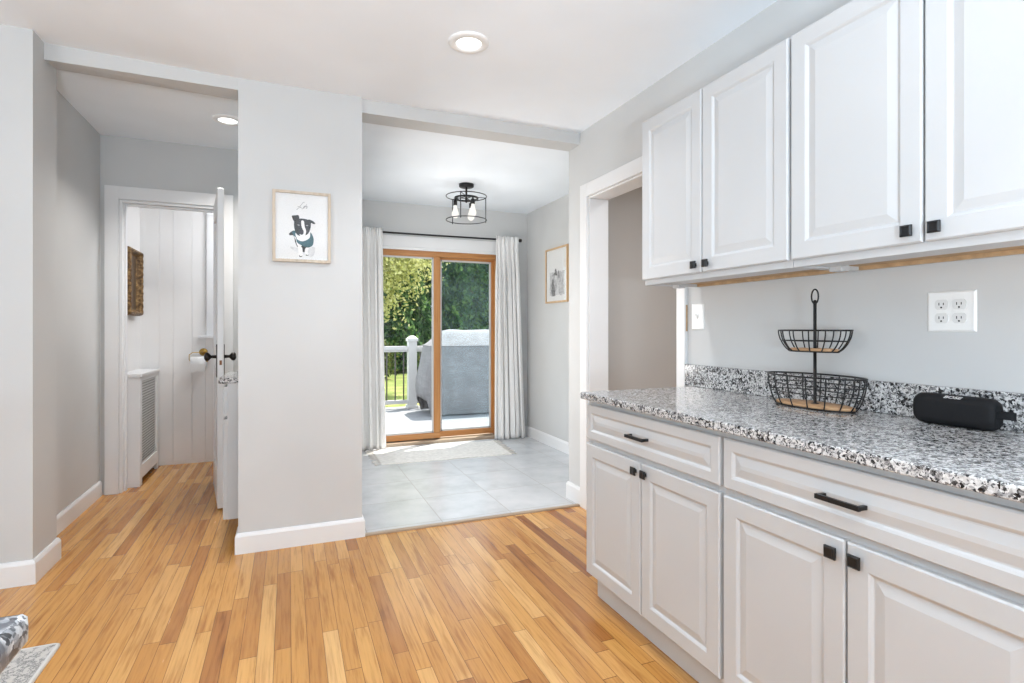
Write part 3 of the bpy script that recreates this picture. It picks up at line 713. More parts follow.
layers = [
    (3, [(210, 480), (260, 520), (360, 545), (385, 500), (375, 470), (300, 490)]),
    (0, [(203, 385), (238, 362), (262, 395), (262, 470), (280, 482), (262, 480), (246, 450), (234, 400), (208, 398)]),
    (1, [(246, 395), (350, 370), (372, 400), (372, 450), (350, 480), (300, 486), (262, 470), (250, 430)]),
    (0, [(288, 470), (335, 475), (318, 512), (296, 510)]),
    (1, [(264, 478), (292, 480), (298, 520), (300, 545), (268, 548), (268, 520)]),
    (1, [(318, 485), (340, 480), (334, 515), (346, 532), (318, 538), (312, 520)]),
    (2, [(222, 378), (246, 365), (252, 420), (262, 450), (300, 470), (335, 480), (368, 462), (376, 420), (366, 385), (352, 370), (346, 410), (300, 436), (262, 426), (244, 400)]),
    (1, [(248, 380), (300, 360), (345, 372), (340, 405), (300, 428), (262, 420)]),
    (0, [(238, 300), (262, 278), (300, 272), (345, 282), (356, 310), (350, 350), (330, 385), (290, 398), (258, 390), (240, 350)]),
    (0, [(222, 258), (245, 252), (268, 250), (274, 274), (262, 292), (244, 302), (230, 285)]),
    (0, [(336, 278), (352, 277), (376, 288), (388, 304), (372, 306), (358, 300), (352, 318), (340, 300)]),
    (1, [(288, 290), (306, 290), (312, 330), (322, 360), (314, 395), (296, 402), (276, 392), (284, 378), (300, 360), (290, 330)]),
    (4, [(272, 358), (290, 350), (304, 360), (302, 382), (288, 390), (274, 380)]),
    (5, [(258, 320), (268, 316), (278, 321), (268, 326)]), (5, [(320, 320), (329, 316), (338, 320), (329, 325)]),
    (0, [(272, 538), (284, 545), (298, 540), (290, 549), (276, 549)]), (0, [(320, 530), (332, 535), (344, 528), (336, 538), (322, 539)]),
]
m = MB()
for i, (mi, pts) in enumerate(layers):
    q = smooth_poly([dogpt(*p) for p in pts]); d = 0.0101+0.00008*(i+1)
    m.add([(a, PY-d, b) for a, b in q], [tuple(range(len(q)))], mi)
dogprint = m.build('printed_dog', ink, pp, recalc=False)
m = MB()     # handwritten signature over the dog
for line in [[(254, 212), (270, 196), (286, 176), (300, 156), (312, 152)], [(262, 186), (276, 190), (290, 196), (302, 198), (308, 190)], [(298, 204), (306, 190), (312, 178)], [(309, 196), (318, 180), (326, 168)], [(302, 188), (332, 180)], [(320, 194), (326, 186), (331, 190), (327, 196), (320, 194)]]:
    m.tube([(dogpt(*p)[0], PY-0.0106, dogpt(*p)[1]) for p in line], 0.0009, 5)
m.build('printed_signature', ink[4], pp)
m = MB(); m.box(pa0, pa1, PY-0.0142, PY-0.0132, pb0, pb1); m.build('glass', M['picglass'], pf)

fp = thing('framed_print', 'tan oak framed grey photograph with white mat in the dining nook', 'picture', (NX, 4.83, 1.73))
mfn = lambda a, b, c: (NX-c, a, b)
frame_mb(mfn, 4.572, 5.047, 1.452, 2.0, 0.018, 0.022).build('frame', M['tanwood'], fp, 0.001)
m = MB(); m.box(NX-0.011, NX-0.001, 4.587, 5.032, 1.465, 1.987); pr_ = m.build('mat_board', M['paper'], fp)
gm = NT('grey misty photograph'); sp0, o0 = gm.xyz()
v0 = gm.noise(gm.vec(sp0[0], gm.m('MULTIPLY', sp0[1], 3.0), sp0[2]), 9, 5, 0.65)
gm.bsdf(gm.ramp(v0, [(0.3, srgb(140, 140, 142)), (0.5, srgb(196, 196, 197)), (0.7, srgb(226, 226, 226))]), 0.7, None, 0.1)
gd = NT('dark grey photograph tones'); sp1, o1 = gd.xyz()
v1 = gd.noise(o1, 60, 4, 0.65)
gd.bsdf(gd.ramp(v1, [(0.35, srgb(62, 62, 64)), (0.65, srgb(150, 150, 150))]), 0.7, None, 0.1)
gl_ = NT('pale grey photograph tones'); sp2, o2 = gl_.xyz(); v2 = gl_.noise(o2, 45, 4, 0.65)
gl_.bsdf(gl_.ramp(v2, [(0.35, srgb(150, 150, 152)), (0.65, srgb(205, 205, 206))]), 0.7, None, 0.1)
m = MB(); m.add([(NX-0.0114, a, b) for a, b in [(4.642, 1.53), (4.962, 1.53), (4.962, 1.76), (4.642, 1.76)]], [(0, 1, 2, 3)], 0)
for mi, d, pts in [(2, 0.0116, [(4.672, 1.54), (4.752, 1.535), (4.772, 1.66), (4.732, 1.74), (4.672, 1.72)]),
               (2, 0.0117, [(4.812, 1.535), (4.952, 1.535), (4.942, 1.68), (4.892, 1.75), (4.832, 1.70)]),
               (1, 0.0118, [(4.842, 1.535), (4.912, 1.535), (4.922, 1.62), (4.892, 1.70), (4.872, 1.66)]),
               (1, 0.0119, [(4.802, 1.745), (4.827, 1.735), (4.847, 1.765), (4.837, 1.79), (4.817, 1.785)]),
               (1, 0.0120, [(4.792, 1.72), (4.872, 1.73), (4.902, 1.715), (4.862, 1.75), (4.812, 1.752)]),
               (1, 0.0121, [(4.747, 1.70), (4.762, 1.69), (4.772, 1.755), (4.757, 1.765)])]:
    q = smooth_poly(pts); m.add([(NX-d, a, b) for a, b in q], [tuple(range(len(q)))], mi)
m.build('photograph', [gm.mat, gd.mat, gl_.mat], pr_, recalc=False)
m = MB(); m.box(NX-0.0155, NX-0.0147, 4.59, 5.029, 1.47, 1.982); m.build('glass', M['picglass'], fp)

# gilt mirror in the washroom
gf = thing('gilt_mirror', 'ornate antique gilt framed mirror on the washroom side wall', 'mirror', (-1.18, 5.2, 1.56))
m = MB(); mfg = lambda a, b, c: (-1.18+c, a, b); loops = []
for i, c in [(0, 0), (0.0, 0.03), (0.005, 0.05), (0.014, 0.062), (0.024, 0.056), (0.029, 0.036), (0.036, 0.030), (0.044, 0.018), (0.050, 0.014)]:
    a0, a1, b0, b1 = 4.985+i, 5.385-i, 1.30+i, 1.832-i; ring = []
    n = 26
    for (p, q) in (((a0, b0), (a1, b0)), ((a1, b0), (a1, b1)), ((a1, b1), (a0, b1)), ((a0, b1), (a0, b0))):
        for k in range(n):
            t_ = k/n; w_ = 0.0022*math.sin(k*2.3)*(1 if 0 < i < 0.05 else 0)
            ring.append(mfg(p[0]+(q[0]-p[0])*t_, p[1]+(q[1]-p[1])*t_, c+w_))
    loops.append(ring)
m.rings(loops, cap0=False, cap1=False); m.build('frame', M['gilt'], gf)
m = MB(); m.box(-1.18+0.001, -1.18+0.016, 5.03, 5.34, 1.345, 1.787); m.build('mirror_glass', M['mirror'], gf)

# ---------------------------------------------------------------- lights
def downlight(x, y, z, label, power, tint=(0.95, 0.97, 1.0)):
    t = thing('recessed_light', label, 'ceiling light', (x, y, z))
    m = MB(); m.lathe([(0.058, -0.003), (0.060, -0.010), (0.088, -0.009), (0.094, -0.004), (0.094, 0.002)], (x, y, z), 'z', 36, cap0=False, cap1=False)
    m.build('trim_ring', M['plastic'], t)
    m = MB(); m.lathe([(0, -0.0035), (0.059, -0.0035), (0.059, -0.001), (0, -0.001)], (x, y, z), 'z', 32); m.build('lens', M['lens'], t)
    lamp('recessed_light_glow', 'AREA', (x, y, z-0.014), power, tint, direction=(0, 0, -1), shape='DISK', size=0.11, spread=math.radians(125))
downlight(0.774, 2.405, 2.519, 'round recessed ceiling light over the kitchen floor before the nook', 9)
downlight(-0.372, 4.07, 2.585, 'round recessed ceiling light in the hall, cut by the pillar edge', 13, (1.0, 0.97, 0.93))
for x, y in ((-0.9, 0.4), (0.7, -0.6)):     # the other ceiling lights of the kitchen, behind the camera
    lamp('recessed_light_glow', 'AREA', (x, y, 2.5), 9, (0.95, 0.97, 1.0), direction=(0, 0, -1), shape='DISK', size=0.11, spread=math.radians(125))
# washroom ceiling light, above the picture's view through the doorway
lamp('washroom_glow', 'AREA', (-0.05, 5.2, 2.49), 13, (0.96, 0.97, 1.0), direction=(0, 0, -1), shape='DISK', size=0.24)
# passage ceiling light
lamp('passage_glow', 'AREA', (2.4, 1.6, 2.35), 20, (0.97, 0.98, 1.0), direction=(0, 0, -1), shape='DISK', size=0.24)

# pendant fixture in the nook
CX, CY, CZ = 1.464, 4.62, 2.477
pd = thing('pendant_light', 'black open cage ceiling fixture with three bulbs in the dining nook', 'ceiling light', (CX, CY, CZ))
m = MB(); m.lathe([(0.0, 0), (0.066, 0), (0.066, -0.022), (0.058, -0.028), (0, -0.028)], (CX, CY, CZ), 'z', 28); m.build('canopy', M['black'], pd)
m = MB(); m.lathe([(0.0085, -0.028), (0.0085, -0.115), (0.012, -0.118), (0.012, -0.155), (0.004, -0.165)], (CX, CY, CZ), 'z', 12); m.build('stem', M['black'], pd)
cg = MB()
def ringpath(r, z, n=48): return [(CX+r*math.cos(2*PI*k/n), CY+r*math.sin(2*PI*k/n), z) for k in range(n)]
def band(mb, r, z, h, t):
    rr = []
    for k in range(48):
        a = 2*PI*k/48; c_, s_ = math.cos(a), math.sin(a)
        rr.append([(CX+(r+d)*c_, CY+(r+d)*s_, z+e) for d, e in ((0, -h/2), (t, -h/2), (t, h/2), (0, h/2))])
    mb.rings(rr, loop=True, smooth=False)
RU = 0.179; ZU, ZL = CZ-0.108, CZ-0.318
cg.tube(ringpath(RU, ZU), 0.0042, 8, True); cg.tube(ringpath(RU, ZL), 0.0042, 8, True)
for k in range(3):
    a = math.radians(116.6+120*k); cg.tube([(CX+RU*math.cos(a), CY+RU*math.sin(a), ZU+0.004), (CX+RU*math.cos(a), CY+RU*math.sin(a), ZL-0.014)], 0.0042, 8)
for k in range(3):
    a = math.radians(116.6+120*k); cg.tube([(CX+RU*math.cos(a), CY+RU*math.sin(a), ZU), (CX, CY, ZU)], 0.003, 6)
cg.build('cage', M['black'], pd)
cg = MB(); band(cg, 0.095, CZ-0.125, 0.014, 0.012)
for k in range(3):
    a = math.radians(167.6+120*k); cg.tube([(CX, CY, CZ-0.125), (CX+0.1*math.cos(a), CY+0.1*math.sin(a), CZ-0.125)], 0.004, 6)
cg.build('inner_ring', M['black'], pd)
for k in range(3):
    a = math.radians(167.6+120*k); bx, by = CX+0.098*math.cos(a), CY+0.098*math.sin(a)
    m = MB(); m.lathe([(0.0, -0.125), (0.008, -0.125), (0.008, -0.145), (0.0175, -0.15), (0.0175, -0.192), (0.0, -0.192)], (bx, by, CZ), 'z', 16); s_ = m.build('socket', M['black'], pd)
    m = MB(); m.lathe([(0.013, -0.19), (0.014, -0.205), (0.022, -0.232), (0.030, -0.258), (0.031, -0.272), (0.026, -0.290), (0.014, -0.302), (0, -0.304)], (bx, by, CZ), 'z', 20); m.build('bulb', M['bulb'], s_)
    lamp('pendant_glow', 'POINT', (bx, by, CZ-0.34), 1.0, (1.0, 0.98, 0.95), shadow_soft_size=0.03)

# ---------------------------------------------------------------- curtains and rod
rod = thing('curtain_rod', 'thin black curtain rod over the sliding glass door', 'curtain rod', (1.5, NY-0.09, 2.16))
m = MB(); m.tube([(0.5, NY-0.09, 2.152), (1.45, NY-0.09, 2.152), (2.325, NY-0.09, 2.158)], 0.0095, 10); m.build('bar', M['black'], rod)
m = MB(); m.lathe([(0.0, 0), (0.012, 0), (0.012, 0.012), (0.019, 0.018), (0.019, 0.04), (0.012, 0.046), (0, 0.046)], (2.318, NY-0.09, 2.158), 'x', 16); m.build('finial', M['black'], rod)
for x in (0.6, 2.30):
    m = MB(); m.box(x-0.012, x+0.012, NY-0.004, NY, 2.12, 2.185); m.box(x-0.005, x+0.005, NY-0.088, NY-0.004, 2.139, 2.149); m.build('bracket', M['black'], rod, 0.001)
def curtain(x0, x1, b0, b1, folds, label, seed, z0=0.012, mid=None):
    rnd = random.Random(seed); m = MB(); nz, nu = 46, 150
    ph = [rnd.uniform(-0.5, 0.5) for _ in range(12)]; rows = []
    for i in range(nz+1):
        t = i/nz; z = 2.188-(2.188-z0)*t; row = []
        k = max(0, min(1, (t-0.02)/0.18)); amp = 0.008+0.018*k
        if t < 0.045: amp = 0.010
        for j in range(nu+1):
            u = j/nu
            xa, xb = x0+(b0-x0)*t**1.3, x1+(b1-x1)*t**1.3
            if mid: xb += mid*math.sin(PI*min(1, t*1.15))
            uu = u+0.018*math.sin(u*17+ph[0]*6+t*1.2)+0.01*math.sin(u*31+ph[1]*6)
            y = amp*math.sin(2*PI*folds*uu+ph[2]*4+0.7*math.sin(t*2.2+u*5))+amp*0.35*math.sin(2*PI*folds*1.9*uu+ph[3]*5+t*1.5)
            if t < 0.04: y += 0.006*math.sin(2*PI*folds*2.7*u)
            x = xa+(xb-xa)*u+0.010*k*math.sin(2*PI*folds*2*uu+ph[4])
            zz = z+(0.006*math.sin(2*PI*folds*2.2*u) if i == 0 else 0)
            yc = NY-0.116-0.004*k
            row.append((x, yc+y, zz))
        rows.append(row)
    m.rings(rows, closed=False, cap0=False, cap1=False)
    o = m.build('curtain', M['curtain'], loc=((x0+x1)/2, NY-0.09, 0), recalc=False)
    s = o.modifiers.new('thick', 'SOLIDIFY'); s.thickness = 0.0025; s.offset = 0
    tag(o, label, 'curtain', 'white curtains at the sliding door')
curtain(0.50, 0.862, 0.50, 0.905, 6.5, 'white curtain at the pillar side of the sliding door', 3)
curtain(2.055, 2.315, 2.045, 2.40, 5.5, 'white curtain at the corner side of the sliding door by the framed photograph', 9)

# ---------------------------------------------------------------- rug and mat
rg = thing('rug', 'cream fringed woven rug on the tile inside the sliding door', 'rug', (1.37, 5.1, 0.003))
def rugpt(u, v):    # u along the long side, v towards the door; slightly skewed as it lies
    return (0.752+(1.955-0.752)*u+0.055*v*u, 4.815-0.055*u+(0.60+0.05*u)*v)
m = MB(); nu, nv = 40, 20; top = []; 
for j in range(nv+1):
    for i in range(nu+1):
        x, y = rugpt(i/nu, j/nv); top.append((x, y, 0.0105+0.0012*math.sin(i*0.9+j*0.4)*math.sin(j*0.8)))
f = [(j*(nu+1)+i, j*(nu+1)+i+1, (j+1)*(nu+1)+i+1, (j+1)*(nu+1)+i) for j in range(nv) for i in range(nu)]
m.add(top, f); ro = m.build('pile', M['rug'], rg); s = ro.modifiers.new('thick', 'SOLIDIFY'); s.thickness = 0.007; s.offset = -1
for u, sg in ((0, -1), (1, 1)):
    m = MB(); rnd = random.Random(4)
    for k in range(22):
        x, y = rugpt(u, (k+0.5)/22); l = rnd.uniform(0.05, 0.075); d = rnd.uniform(-0.018, 0.018)
        m.tube([(x-sg*0.005, y, 0.010), (x+sg*l*0.4, y+d*0.3, 0.009), (x+sg*l*0.75, y+d*0.8, 0.0075), (x+sg*l, y+d, 0.0075)], [0.0035, 0.003, 0.004, 0.0025], 6)
    m.build('fringe', M['fringe'], rg)
m = MB()
pts = []
X0, X1, Y0, Y1, r = -1.27, -0.791, 1.60, 2.550, 0.02
for cx_, cy_, a0 in ((X1-r, Y1-r, 0), (X0+r, Y1-r, PI/2), (X0+r, Y0+r, PI), (X1-r, Y0+r, 1.5*PI)):
    for k in range(6): a = a0+k/5*PI/2; pts.append((cx_+r*math.cos(a), cy_+r*math.sin(a)))
c0 = (sum(p[0] for p in pts)/24, sum(p[1] for p in pts)/24)
m.rings([[(c0[0]+(p-c0[0])*s_, c0[1]+(q-c0[1])*s_, z) for p, q in pts] for s_, z in ((1, 0.0005), (1, 0.006), (0.985, 0.011))], smooth=False)
tag(m.build('floor_mat', M['mat_print'], loc=(X1, Y1, 0.0005)), 'black and white crackle print floor mat with pale border beside the peninsula', 'mat')

# ---------------------------------------------------------------- peninsula at the left edge
m = MB()
pts = []; X0, X1, Y0, Y1, r = -1.25, -0.233, -0.55, 0.676, 0.012
for cx_, cy_, a0 in ((X1-r, Y1-r, 0), (X0+r, Y1-r, PI/2), (X0+r, Y0+r, PI), (X1-r, Y0+r, 1.5*PI)):
    for k in range(6): a = a0+k/5*PI/2; pts.append((cx_+r*math.cos(a), cy_+r*math.sin(a), 0))
def inset(d, z): return [(max(X0+d, min(X1-d, p[0]))if True else 0, max(Y0+d, min(Y1-d, p[1])), z) for p in pts]
m.rings([inset(0.006, 0.884), inset(0.002, 0.886), inset(0, 0.890), inset(0, 0.904), inset(0.002, 0.910), inset(0.006, 0.9135), inset(0.011, 0.914)])
tag(m.build('countertop', M['granite_streak'], loc=(-0.7, 0, 0.884)), 'rounded corner of a granite peninsula countertop at the lower left edge', 'countertop')
pc = thing('base_cabinet', 'white base cabinet under the peninsula countertop, hidden beneath its overhang', 'cabinet', (-0.8, 0, 0))
m = MB(); m.box(-1.20, -0.42, -0.52, 0.40, 0.10, 0.8838); m.build('body', M['cabinet'], pc, 0.001)
m = MB(); m.box(-1.15, -0.48, -0.47, 0.34, 0.0, 0.10); m.build('toe_kick', M['cabinet'], pc)
m = MB(); raised_panel(m, lambda a, b, c: (-0.42+c, a, b), -0.50, 0.38, 0.12, 0.87); m.build('end_panel', M['cabinet'], pc)

# ---------------------------------------------------------------- cabinet and counter behind the pillar
hc = thing('hall_cabinet', 'white hall cabinet tucked behind the pillar below a granite top', 'cabinet', (-0.05, 3.9, 0))
m = MB(); m.box(-0.318, 0.248, 3.45, 3.985, 0.115, 0.8838); m.build('body', M['cabinet'], hc, 0.001)
m = MB(); m.box(-0.25, 0.248, 3.46, 3.98, 0.0, 0.115); m.build('toe_kick', M['cabinet'], hc)
m = MB(); raised_panel(m, lambda a, b, c: (-0.319-c, a, b), 3.456, 3.98, 0.115, 0.68, 0.022); d = m.build('door', M['cabinet'], hc)
m = MB(); raised_panel(m, lambda a, b, c: (-0.319-c, a, b), 3.456, 3.98, 0.70, 0.865, 0.022, 0.034, 0.02); d = m.build('drawer', M['cabinet'], hc)
m = MB(); m.box(-0.362, 0.248, 3.44, 3.99, 0.884, 0.914)
tag(m.build('countertop', M['granite'], bevel=0.003, loc=(-0.05, 3.7, 0.884)), 'short granite countertop peeking out behind the pillar beside the hall door', 'countertop')

# ---------------------------------------------------------------- washroom fittings
rc = thing('radiator_cover', 'white radiator cover with slatted front inside the washroom', 'radiator cover', (-1.11, 5.17, 0))
X0, X1, Y0, Y1, ZT = -1.178, -1.035, 4.86, 5.50, 0.852
m = MB(); m.box(X0, X1+0.014, Y0-0.012, Y1+0.01, ZT-0.022, ZT); m.build('top', M['trim'], rc, 0.003)
m = MB(); m.box(X0, X1-0.018, Y0, Y0+0.018, 0.0, ZT-0.022); m.build('side_panel', M['trim'], rc, 0.001)
m = MB(); m.box(X0, X1-0.018, Y1-0.018, Y1, 0.0, ZT-0.022); m.build('side_panel', M['trim'], rc, 0.001)
m = MB(); m.box(X1-0.018, X1, Y0, Y0+0.075, 0, ZT-0.022); m.box(X1-0.018, X1, Y1-0.06, Y1, 0, ZT-0.022); m.box(X1-0.018, X1, Y0+0.075, Y1-0.06, ZT-0.06, ZT-0.022); m.box(X1-0.018, X1, Y0+0.075, Y1-0.06, 0.05, 0.15)
m.build('front_frame', M['trim'], rc, 0.001)
m = MB(); n = 30
for k in range(n):
    z = 0.152+(ZT-0.062-0.152)*(k+0.5)/n; m.hexa([(X1-0.016, Y0+0.075, z-0.007), (X1-0.013, Y0+0.075, z-0.007), (X1-0.016, Y1-0.06, z-0.007), (X1-0.013, Y1-0.06, z-0.007), (X1-0.009, Y0+0.075, z+0.006), (X1-0.006, Y0+0.075, z+0.006), (X1-0.009, Y1-0.06, z+0.006), (X1-0.006, Y1-0.06, z+0.006)])
gr = m.build('grille', M['trim'], rc)
m = MB(); m.box(X1-0.03, X1-0.019, Y0+0.03, Y1-0.03, 0.1, ZT-0.04); m.build('backing', plain('grey enamel', (0.42, 0.42, 0.42), 0.5), rc)
th = thing('toilet_paper_holder', 'brass toilet paper holder on the white panelled washroom wall', 'toilet paper holder', (-0.70, 5.55, 0.985))
m = MB(); m.lathe([(0, 0), (0.034, 0), (0.034, -0.006), (0.028, -0.012), (0.012, -0.016), (0.008, -0.03), (0, -0.03)], (-0.70, 5.55, 0.985), 'y', 24); m.build('rosette', M['brass'], th)
m = MB(); m.tube([(-0.70, 5.522, 0.985), (-0.715, 5.475, 0.985), (-0.775, 5.465, 0.985), (-0.80, 5.465, 0.965), (-0.80, 5.465, 0.925), (-0.79, 5.465, 0.905), (-0.655, 5.465, 0.905)], 0.0035, 8); m.build('wire_arm', M['brass'], th)
m = MB(); prof = [(0.016, 0.0), (0.058, 0.0), (0.058, 0.115), (0.016, 0.115)]
m.lathe(prof, (-0.785, 5.465, 0.8905), 'x', 32); m.box(-0.785, -0.67, 5.404, 5.4065, 0.82, 0.89)
tag(m.build('toilet_paper_roll', M['paper'], loc=(-0.73, 5.465, 0.89)), 'white toilet paper roll hanging on the brass holder', 'toilet paper')

# ---------------------------------------------------------------- outdoors
sbox('deck', [(-1.5, 5.5, 5.745, 8.72, -0.20, -0.05)], M['deck']); bpy.data.objects['deck'].name = 'deck_floor'
m = MB(); m.box(-40, 60, 8.72, 80, -1.0, -0.60); m.box(-40, -1.5, 5.8, 8.72, -1.0, -0.60); m.box(5.5, 60, 5.8, 8.72, -1.0, -0.60); struct(m.build('lawn', M['lawn']))
rl = thing('railing', 'white deck railing with dark slim balusters behind the covered grill', 'railing', (1.8, 8.5, -0.05))
def post(x):
    m = MB(); m.box(x-0.066, x+0.066, 8.434, 8.566, -0.05, 1.02); p = m.build('post', M['vinyl'], rl, 0.004)
    m = MB(); m.box(x-0.082, x+0.082, 8.418, 8.582, 1.0, 1.045); m.hexa([(x-0.075, 8.425, 1.045), (x+0.075, 8.425, 1.045), (x-0.075, 8.575, 1.045), (x+0.075, 8.575, 1.045), (x-0.03, 8.47, 1.085), (x+0.03, 8.47, 1.085), (x-0.03, 8.53, 1.085), (x+0.03, 8.53, 1.085)])
    m.build('post_cap', M['vinyl'], p, 0.003)
    m = MB(); m.box(x-0.085, x+0.085, 8.415, 8.585, -0.05, 0.0); m.build('post_skirt', M['vinyl'], p, 0.004)
for x in (-0.55, 1.80, 4.15): post(x)
for x0, x1 in ((-0.484, 1.734), (1.866, 4.084)):
    m = MB(); m.box(x0, x1, 8.465, 8.535, 0.865, 0.925); m.box(x0, x1, 8.48, 8.52, 0.835, 0.865); m.build('top_rail', M['vinyl'], rl, 0.004)
    m = MB(); m.box(x0, x1, 8.475, 8.525, 0.025, 0.085); m.build('bottom_rail', M['vinyl'], rl, 0.004)
    n = 17
    for k in range(n):
        x = x0+(x1-x0)*(k+0.5)/n; m = MB(); m.tube([(x, 8.5, 0.08), (x, 8.5, 0.84)], 0.0105, 8); m.build('baluster', M['baluster'], rl)

# covered grill
cv = thing('covered_grill', 'barbecue grill under a sagging grey cloth cover on the deck', 'grill', (2.5, 7.9, -0.05))
m = MB(); nU, nZ = 128, 44; rnd = random.Random(2)
def outline(t):
    """half widths and centre of the cover at height fraction t (0 hem, 1 top edge)"""
    z = 1.155*t
    return z
rows = []
zs_ = [0.0, 0.04, 0.10, 0.18, 0.27, 0.36, 0.45, 0.54, 0.63, 0.72, 0.80, 0.87, 0.915, 0.928, 0.94, 0.97, 1.01, 1.05, 1.09, 1.12, 1.138, 1.148, 1.152]
for z in zs_:
    # left edge bulges over the side shelf, the hood is narrower
    if z < 0.93:
        xl = 1.82-0.045*math.sin(PI*min(1, z/0.75))+0.05*max(0, (z-0.5)/0.43); xr = 3.36+0.05*math.sin(PI*min(1, z/0.8)); yf = 7.50-0.02*math.sin(PI*z); yb = 8.22
    else:
        k = min(1, (z-0.93)/(1.152-0.93)); e = max(0, (k-0.8)/0.2)**2
        xl = 1.868+0.28*k+0.10*e; xr = 3.37-0.30*k-0.10*e; yf = 7.495+0.22*k+0.10*e; yb = 8.22-0.14*k-0.10*e
    row = []
    for j in range(nU):
        a = 2*PI*j/nU; c_, s_ = math.cos(a), math.sin(a); p = 0.28
        x = (xl+xr)/2+(xr-xl)/2*math.copysign(abs(c_)**p, c_); y = (yf+yb)/2+(yb-yf)/2*math.copysign(abs(s_)**p, s_)
        low = max(0, 1-z/0.9)
        w = 0.018*low*math.sin(9*a+2*math.sin(3*a))+0.010*math.sin(23*a+z*6)*low+0.006*math.sin(z*16+5*a)
        nx_, ny_ = c_, s_
        zz = -0.05+0.02+z*1.05
        if z < 0.2:
            left = max(0, -c_-0.82)/0.18     # hem rides up at the shelf end
            zz += left*0.24*(1-z/0.2)
        if z > 0.95: zz += 0.008*math.sin(4*x*PI+y*3)
        row.append((x+nx_*w, y+ny_*w, zz))
    rows.append(row)
m.rings(rows, cap0=False, cap1=True)
m.build('cover', M['cover'], cv)
# side flap seams and the lighter hood edge piping
m = MB()
m.tube([(r[0], r[1], r[2]+0.004) for r in [rows[13][k] for k in range(nU)]], 0.008, 6, True); m.build('seam_piping', M['cover'], cv)
for x in (2.05, 3.1):
    m = MB()
    for y in (7.62, 8.1): m.box(x-0.025, x+0.025, y-0.025, y+0.025, -0.05, 0.85)
    m.build('leg', M['black'], cv)

# trees
def leaf_mesh(name, mat, pts, size, seed, flat=0.5):
    rnd = random.Random(seed); v = []; f = []
    for p in pts:
        a = Vector((rnd.gauss(0, 1), rnd.gauss(0, 1), rnd.gauss(0, 1)*flat+0.2)).normalized(); b = a.orthogonal().normalized()
        c = a.cross(b); th = rnd.uniform(0, 2*PI); d1 = (b*math.cos(th)+c*math.sin(th)); d2 = a.cross(d1)
        s = size*rnd.uniform(0.6, 1.3); k = len(v); p = Vector(p)
        v += [p-d1*s, p+d2*s*0.5, p+d1*s, p-d2*s*0.5]; f.append((k, k+1, k+2, k+3))
    me = bpy.data.meshes.new(name); me.from_pydata([tuple(q) for q in v], [], f); me.materials.append(mat); return me
def trunk_mesh(h, r, seed, branches=6, spread=1.5):
    m = MB(); rnd = random.Random(seed)
    m.tube([(0, 0, 0), (0.05, 0.02, h*0.3), (-0.04, 0.03, h*0.6), (0.02, 0, h)], [r, r*0.8, r*0.6, r*0.25], 9)
    for k in range(branches):
        a = rnd.uniform(0, 2*PI); z0 = h*rnd.uniform(0.25, 0.7); l = spread*rnd.uniform(0.6, 1.1)
        m.tube([(0, 0, z0), (l*0.5*math.cos(a), l*0.5*math.sin(a), z0+l*0.45), (l*math.cos(a), l*math.sin(a), z0+l*0.9)], [r*0.4, r*0.28, r*0.1], 6)
    return m
def tree(name, label, cat, loc, crown, trunk, group):
    t = thing(name, label, cat, loc, group)
    c = bpy.data.objects.new('foliage', crown); col.objects.link(c); c.parent = t
    k = bpy.data.objects.new('trunk', trunk); col.objects.link(k); k.parent = t
    return t
def blob(n, c, r, clusters, seed, spread=0.75):
    rnd = random.Random(seed); cl = []
    while len(cl) < clusters:
        q = Vector((rnd.uniform(-1, 1), rnd.uniform(-1, 1), rnd.uniform(-1, 1)))
        if 0.3 < q.length < 1: cl.append(Vector((c[0]+q.x*r[0], c[1]+q.y*r[1], c[2]+q.z*r[2])))
    out = []
    for i in range(n):
        b = rnd.choice(cl); out.append(b+Vector((rnd.gauss(0, 1), rnd.gauss(0, 1), rnd.gauss(0, 1)))*spread*0.5)
    return out
def cone_pts(n, h, r, seed):
    rnd = random.Random(seed); out = []
    for i in range(n):
        t = rnd.random()**1.2; rr = r*(1-t*0.85)*(0.65+0.35*rnd.random()); a = rnd.uniform(0, 2*PI); rr *= 1+0.18*math.sin(a*5+t*14)
        out.append((rr*math.cos(a), rr*math.sin(a), 0.15+t*h))
    return out
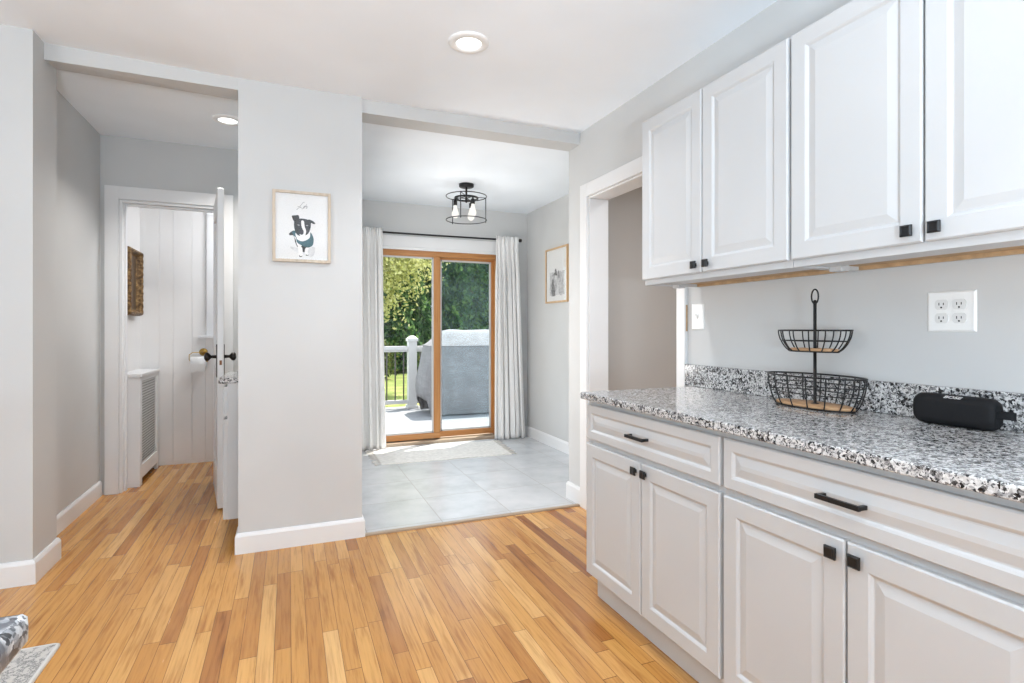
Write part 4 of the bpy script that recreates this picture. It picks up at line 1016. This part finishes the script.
def mesh_of(mb, name, mat):
    o = mb.build(name, mat); me = o.data; bpy.data.objects.remove(o); return me
g1 = 'trees beyond the lawn'
yl = leaf_mesh('yellow crown', M['leaf_yellow'], blob(26000, (0, 0, 4.2), (2.4, 2.2, 2.1), 70, 5, 0.7), 0.062, 6)
tree('leafy_tree', 'pale yellow green spring tree beyond the railing', 'tree', (1.35, 15.4, -0.6), yl, mesh_of(trunk_mesh(4.6, 0.14, 3, 9, 1.6), 'trunk', M['bark']), g1)
e1 = leaf_mesh('evergreen crown', M['leaf_dark'], cone_pts(15000, 8.5, 1.6, 11), 0.125, 12)
e2 = leaf_mesh('evergreen crown', M['leaf_dark'], cone_pts(15000, 7.6, 1.65, 13), 0.125, 14)
tk = mesh_of(trunk_mesh(7.0, 0.16, 8, 8, 1.0), 'trunk', M['bark'])
row1 = [(0.2, 23.5), (4.4, 23.4), (8.6, 23.4), (12.8, 23.3)]
row2 = [(2.8, 28.6), (7.6, 28.4), (12.4, 28.7), (17.2, 28.5)]
row3 = [(6.2, 34.5), (10.8, 34.2), (15.4, 34.5), (20.0, 34.3)]
for i, (x, y) in enumerate(row1+row2+row3):
    t = tree('evergreen_tree', 'dark evergreen tree in the rows beyond the lawn seen through the glass door', 'tree', (x, y, -0.6), (e1, e2)[i % 2], tk, 'evergreens beyond the lawn')
    t.rotation_euler.z = i*1.3; t.scale = (1, 1, 1.0) if i < 4 else (1.1, 1.1, 1.3) if i < 8 else (1.2, 1.2, 1.6)
sh = leaf_mesh('shrub crown', M['leaf_mid'], blob(2600, (0, 0, 0.7), (0.8, 0.7, 0.55), 26, 21, 0.35), 0.07, 22)
stk = mesh_of(trunk_mesh(0.8, 0.05, 5, 6, 0.5), 'trunk', M['bark'])
for i, x in enumerate([0.2, 2.8, 5.4, 8.0]):
    t = tree('shrub', 'low olive green shrub at the far edge of the lawn', 'shrub', (x, 19.9+0.3*math.sin(i*2.6), -0.6), sh, stk, 'shrubs at the lawn edge'); t.rotation_euler.z = i*1.7

for o in bpy.data.objects:
    if '_w' in o: del o['_w']
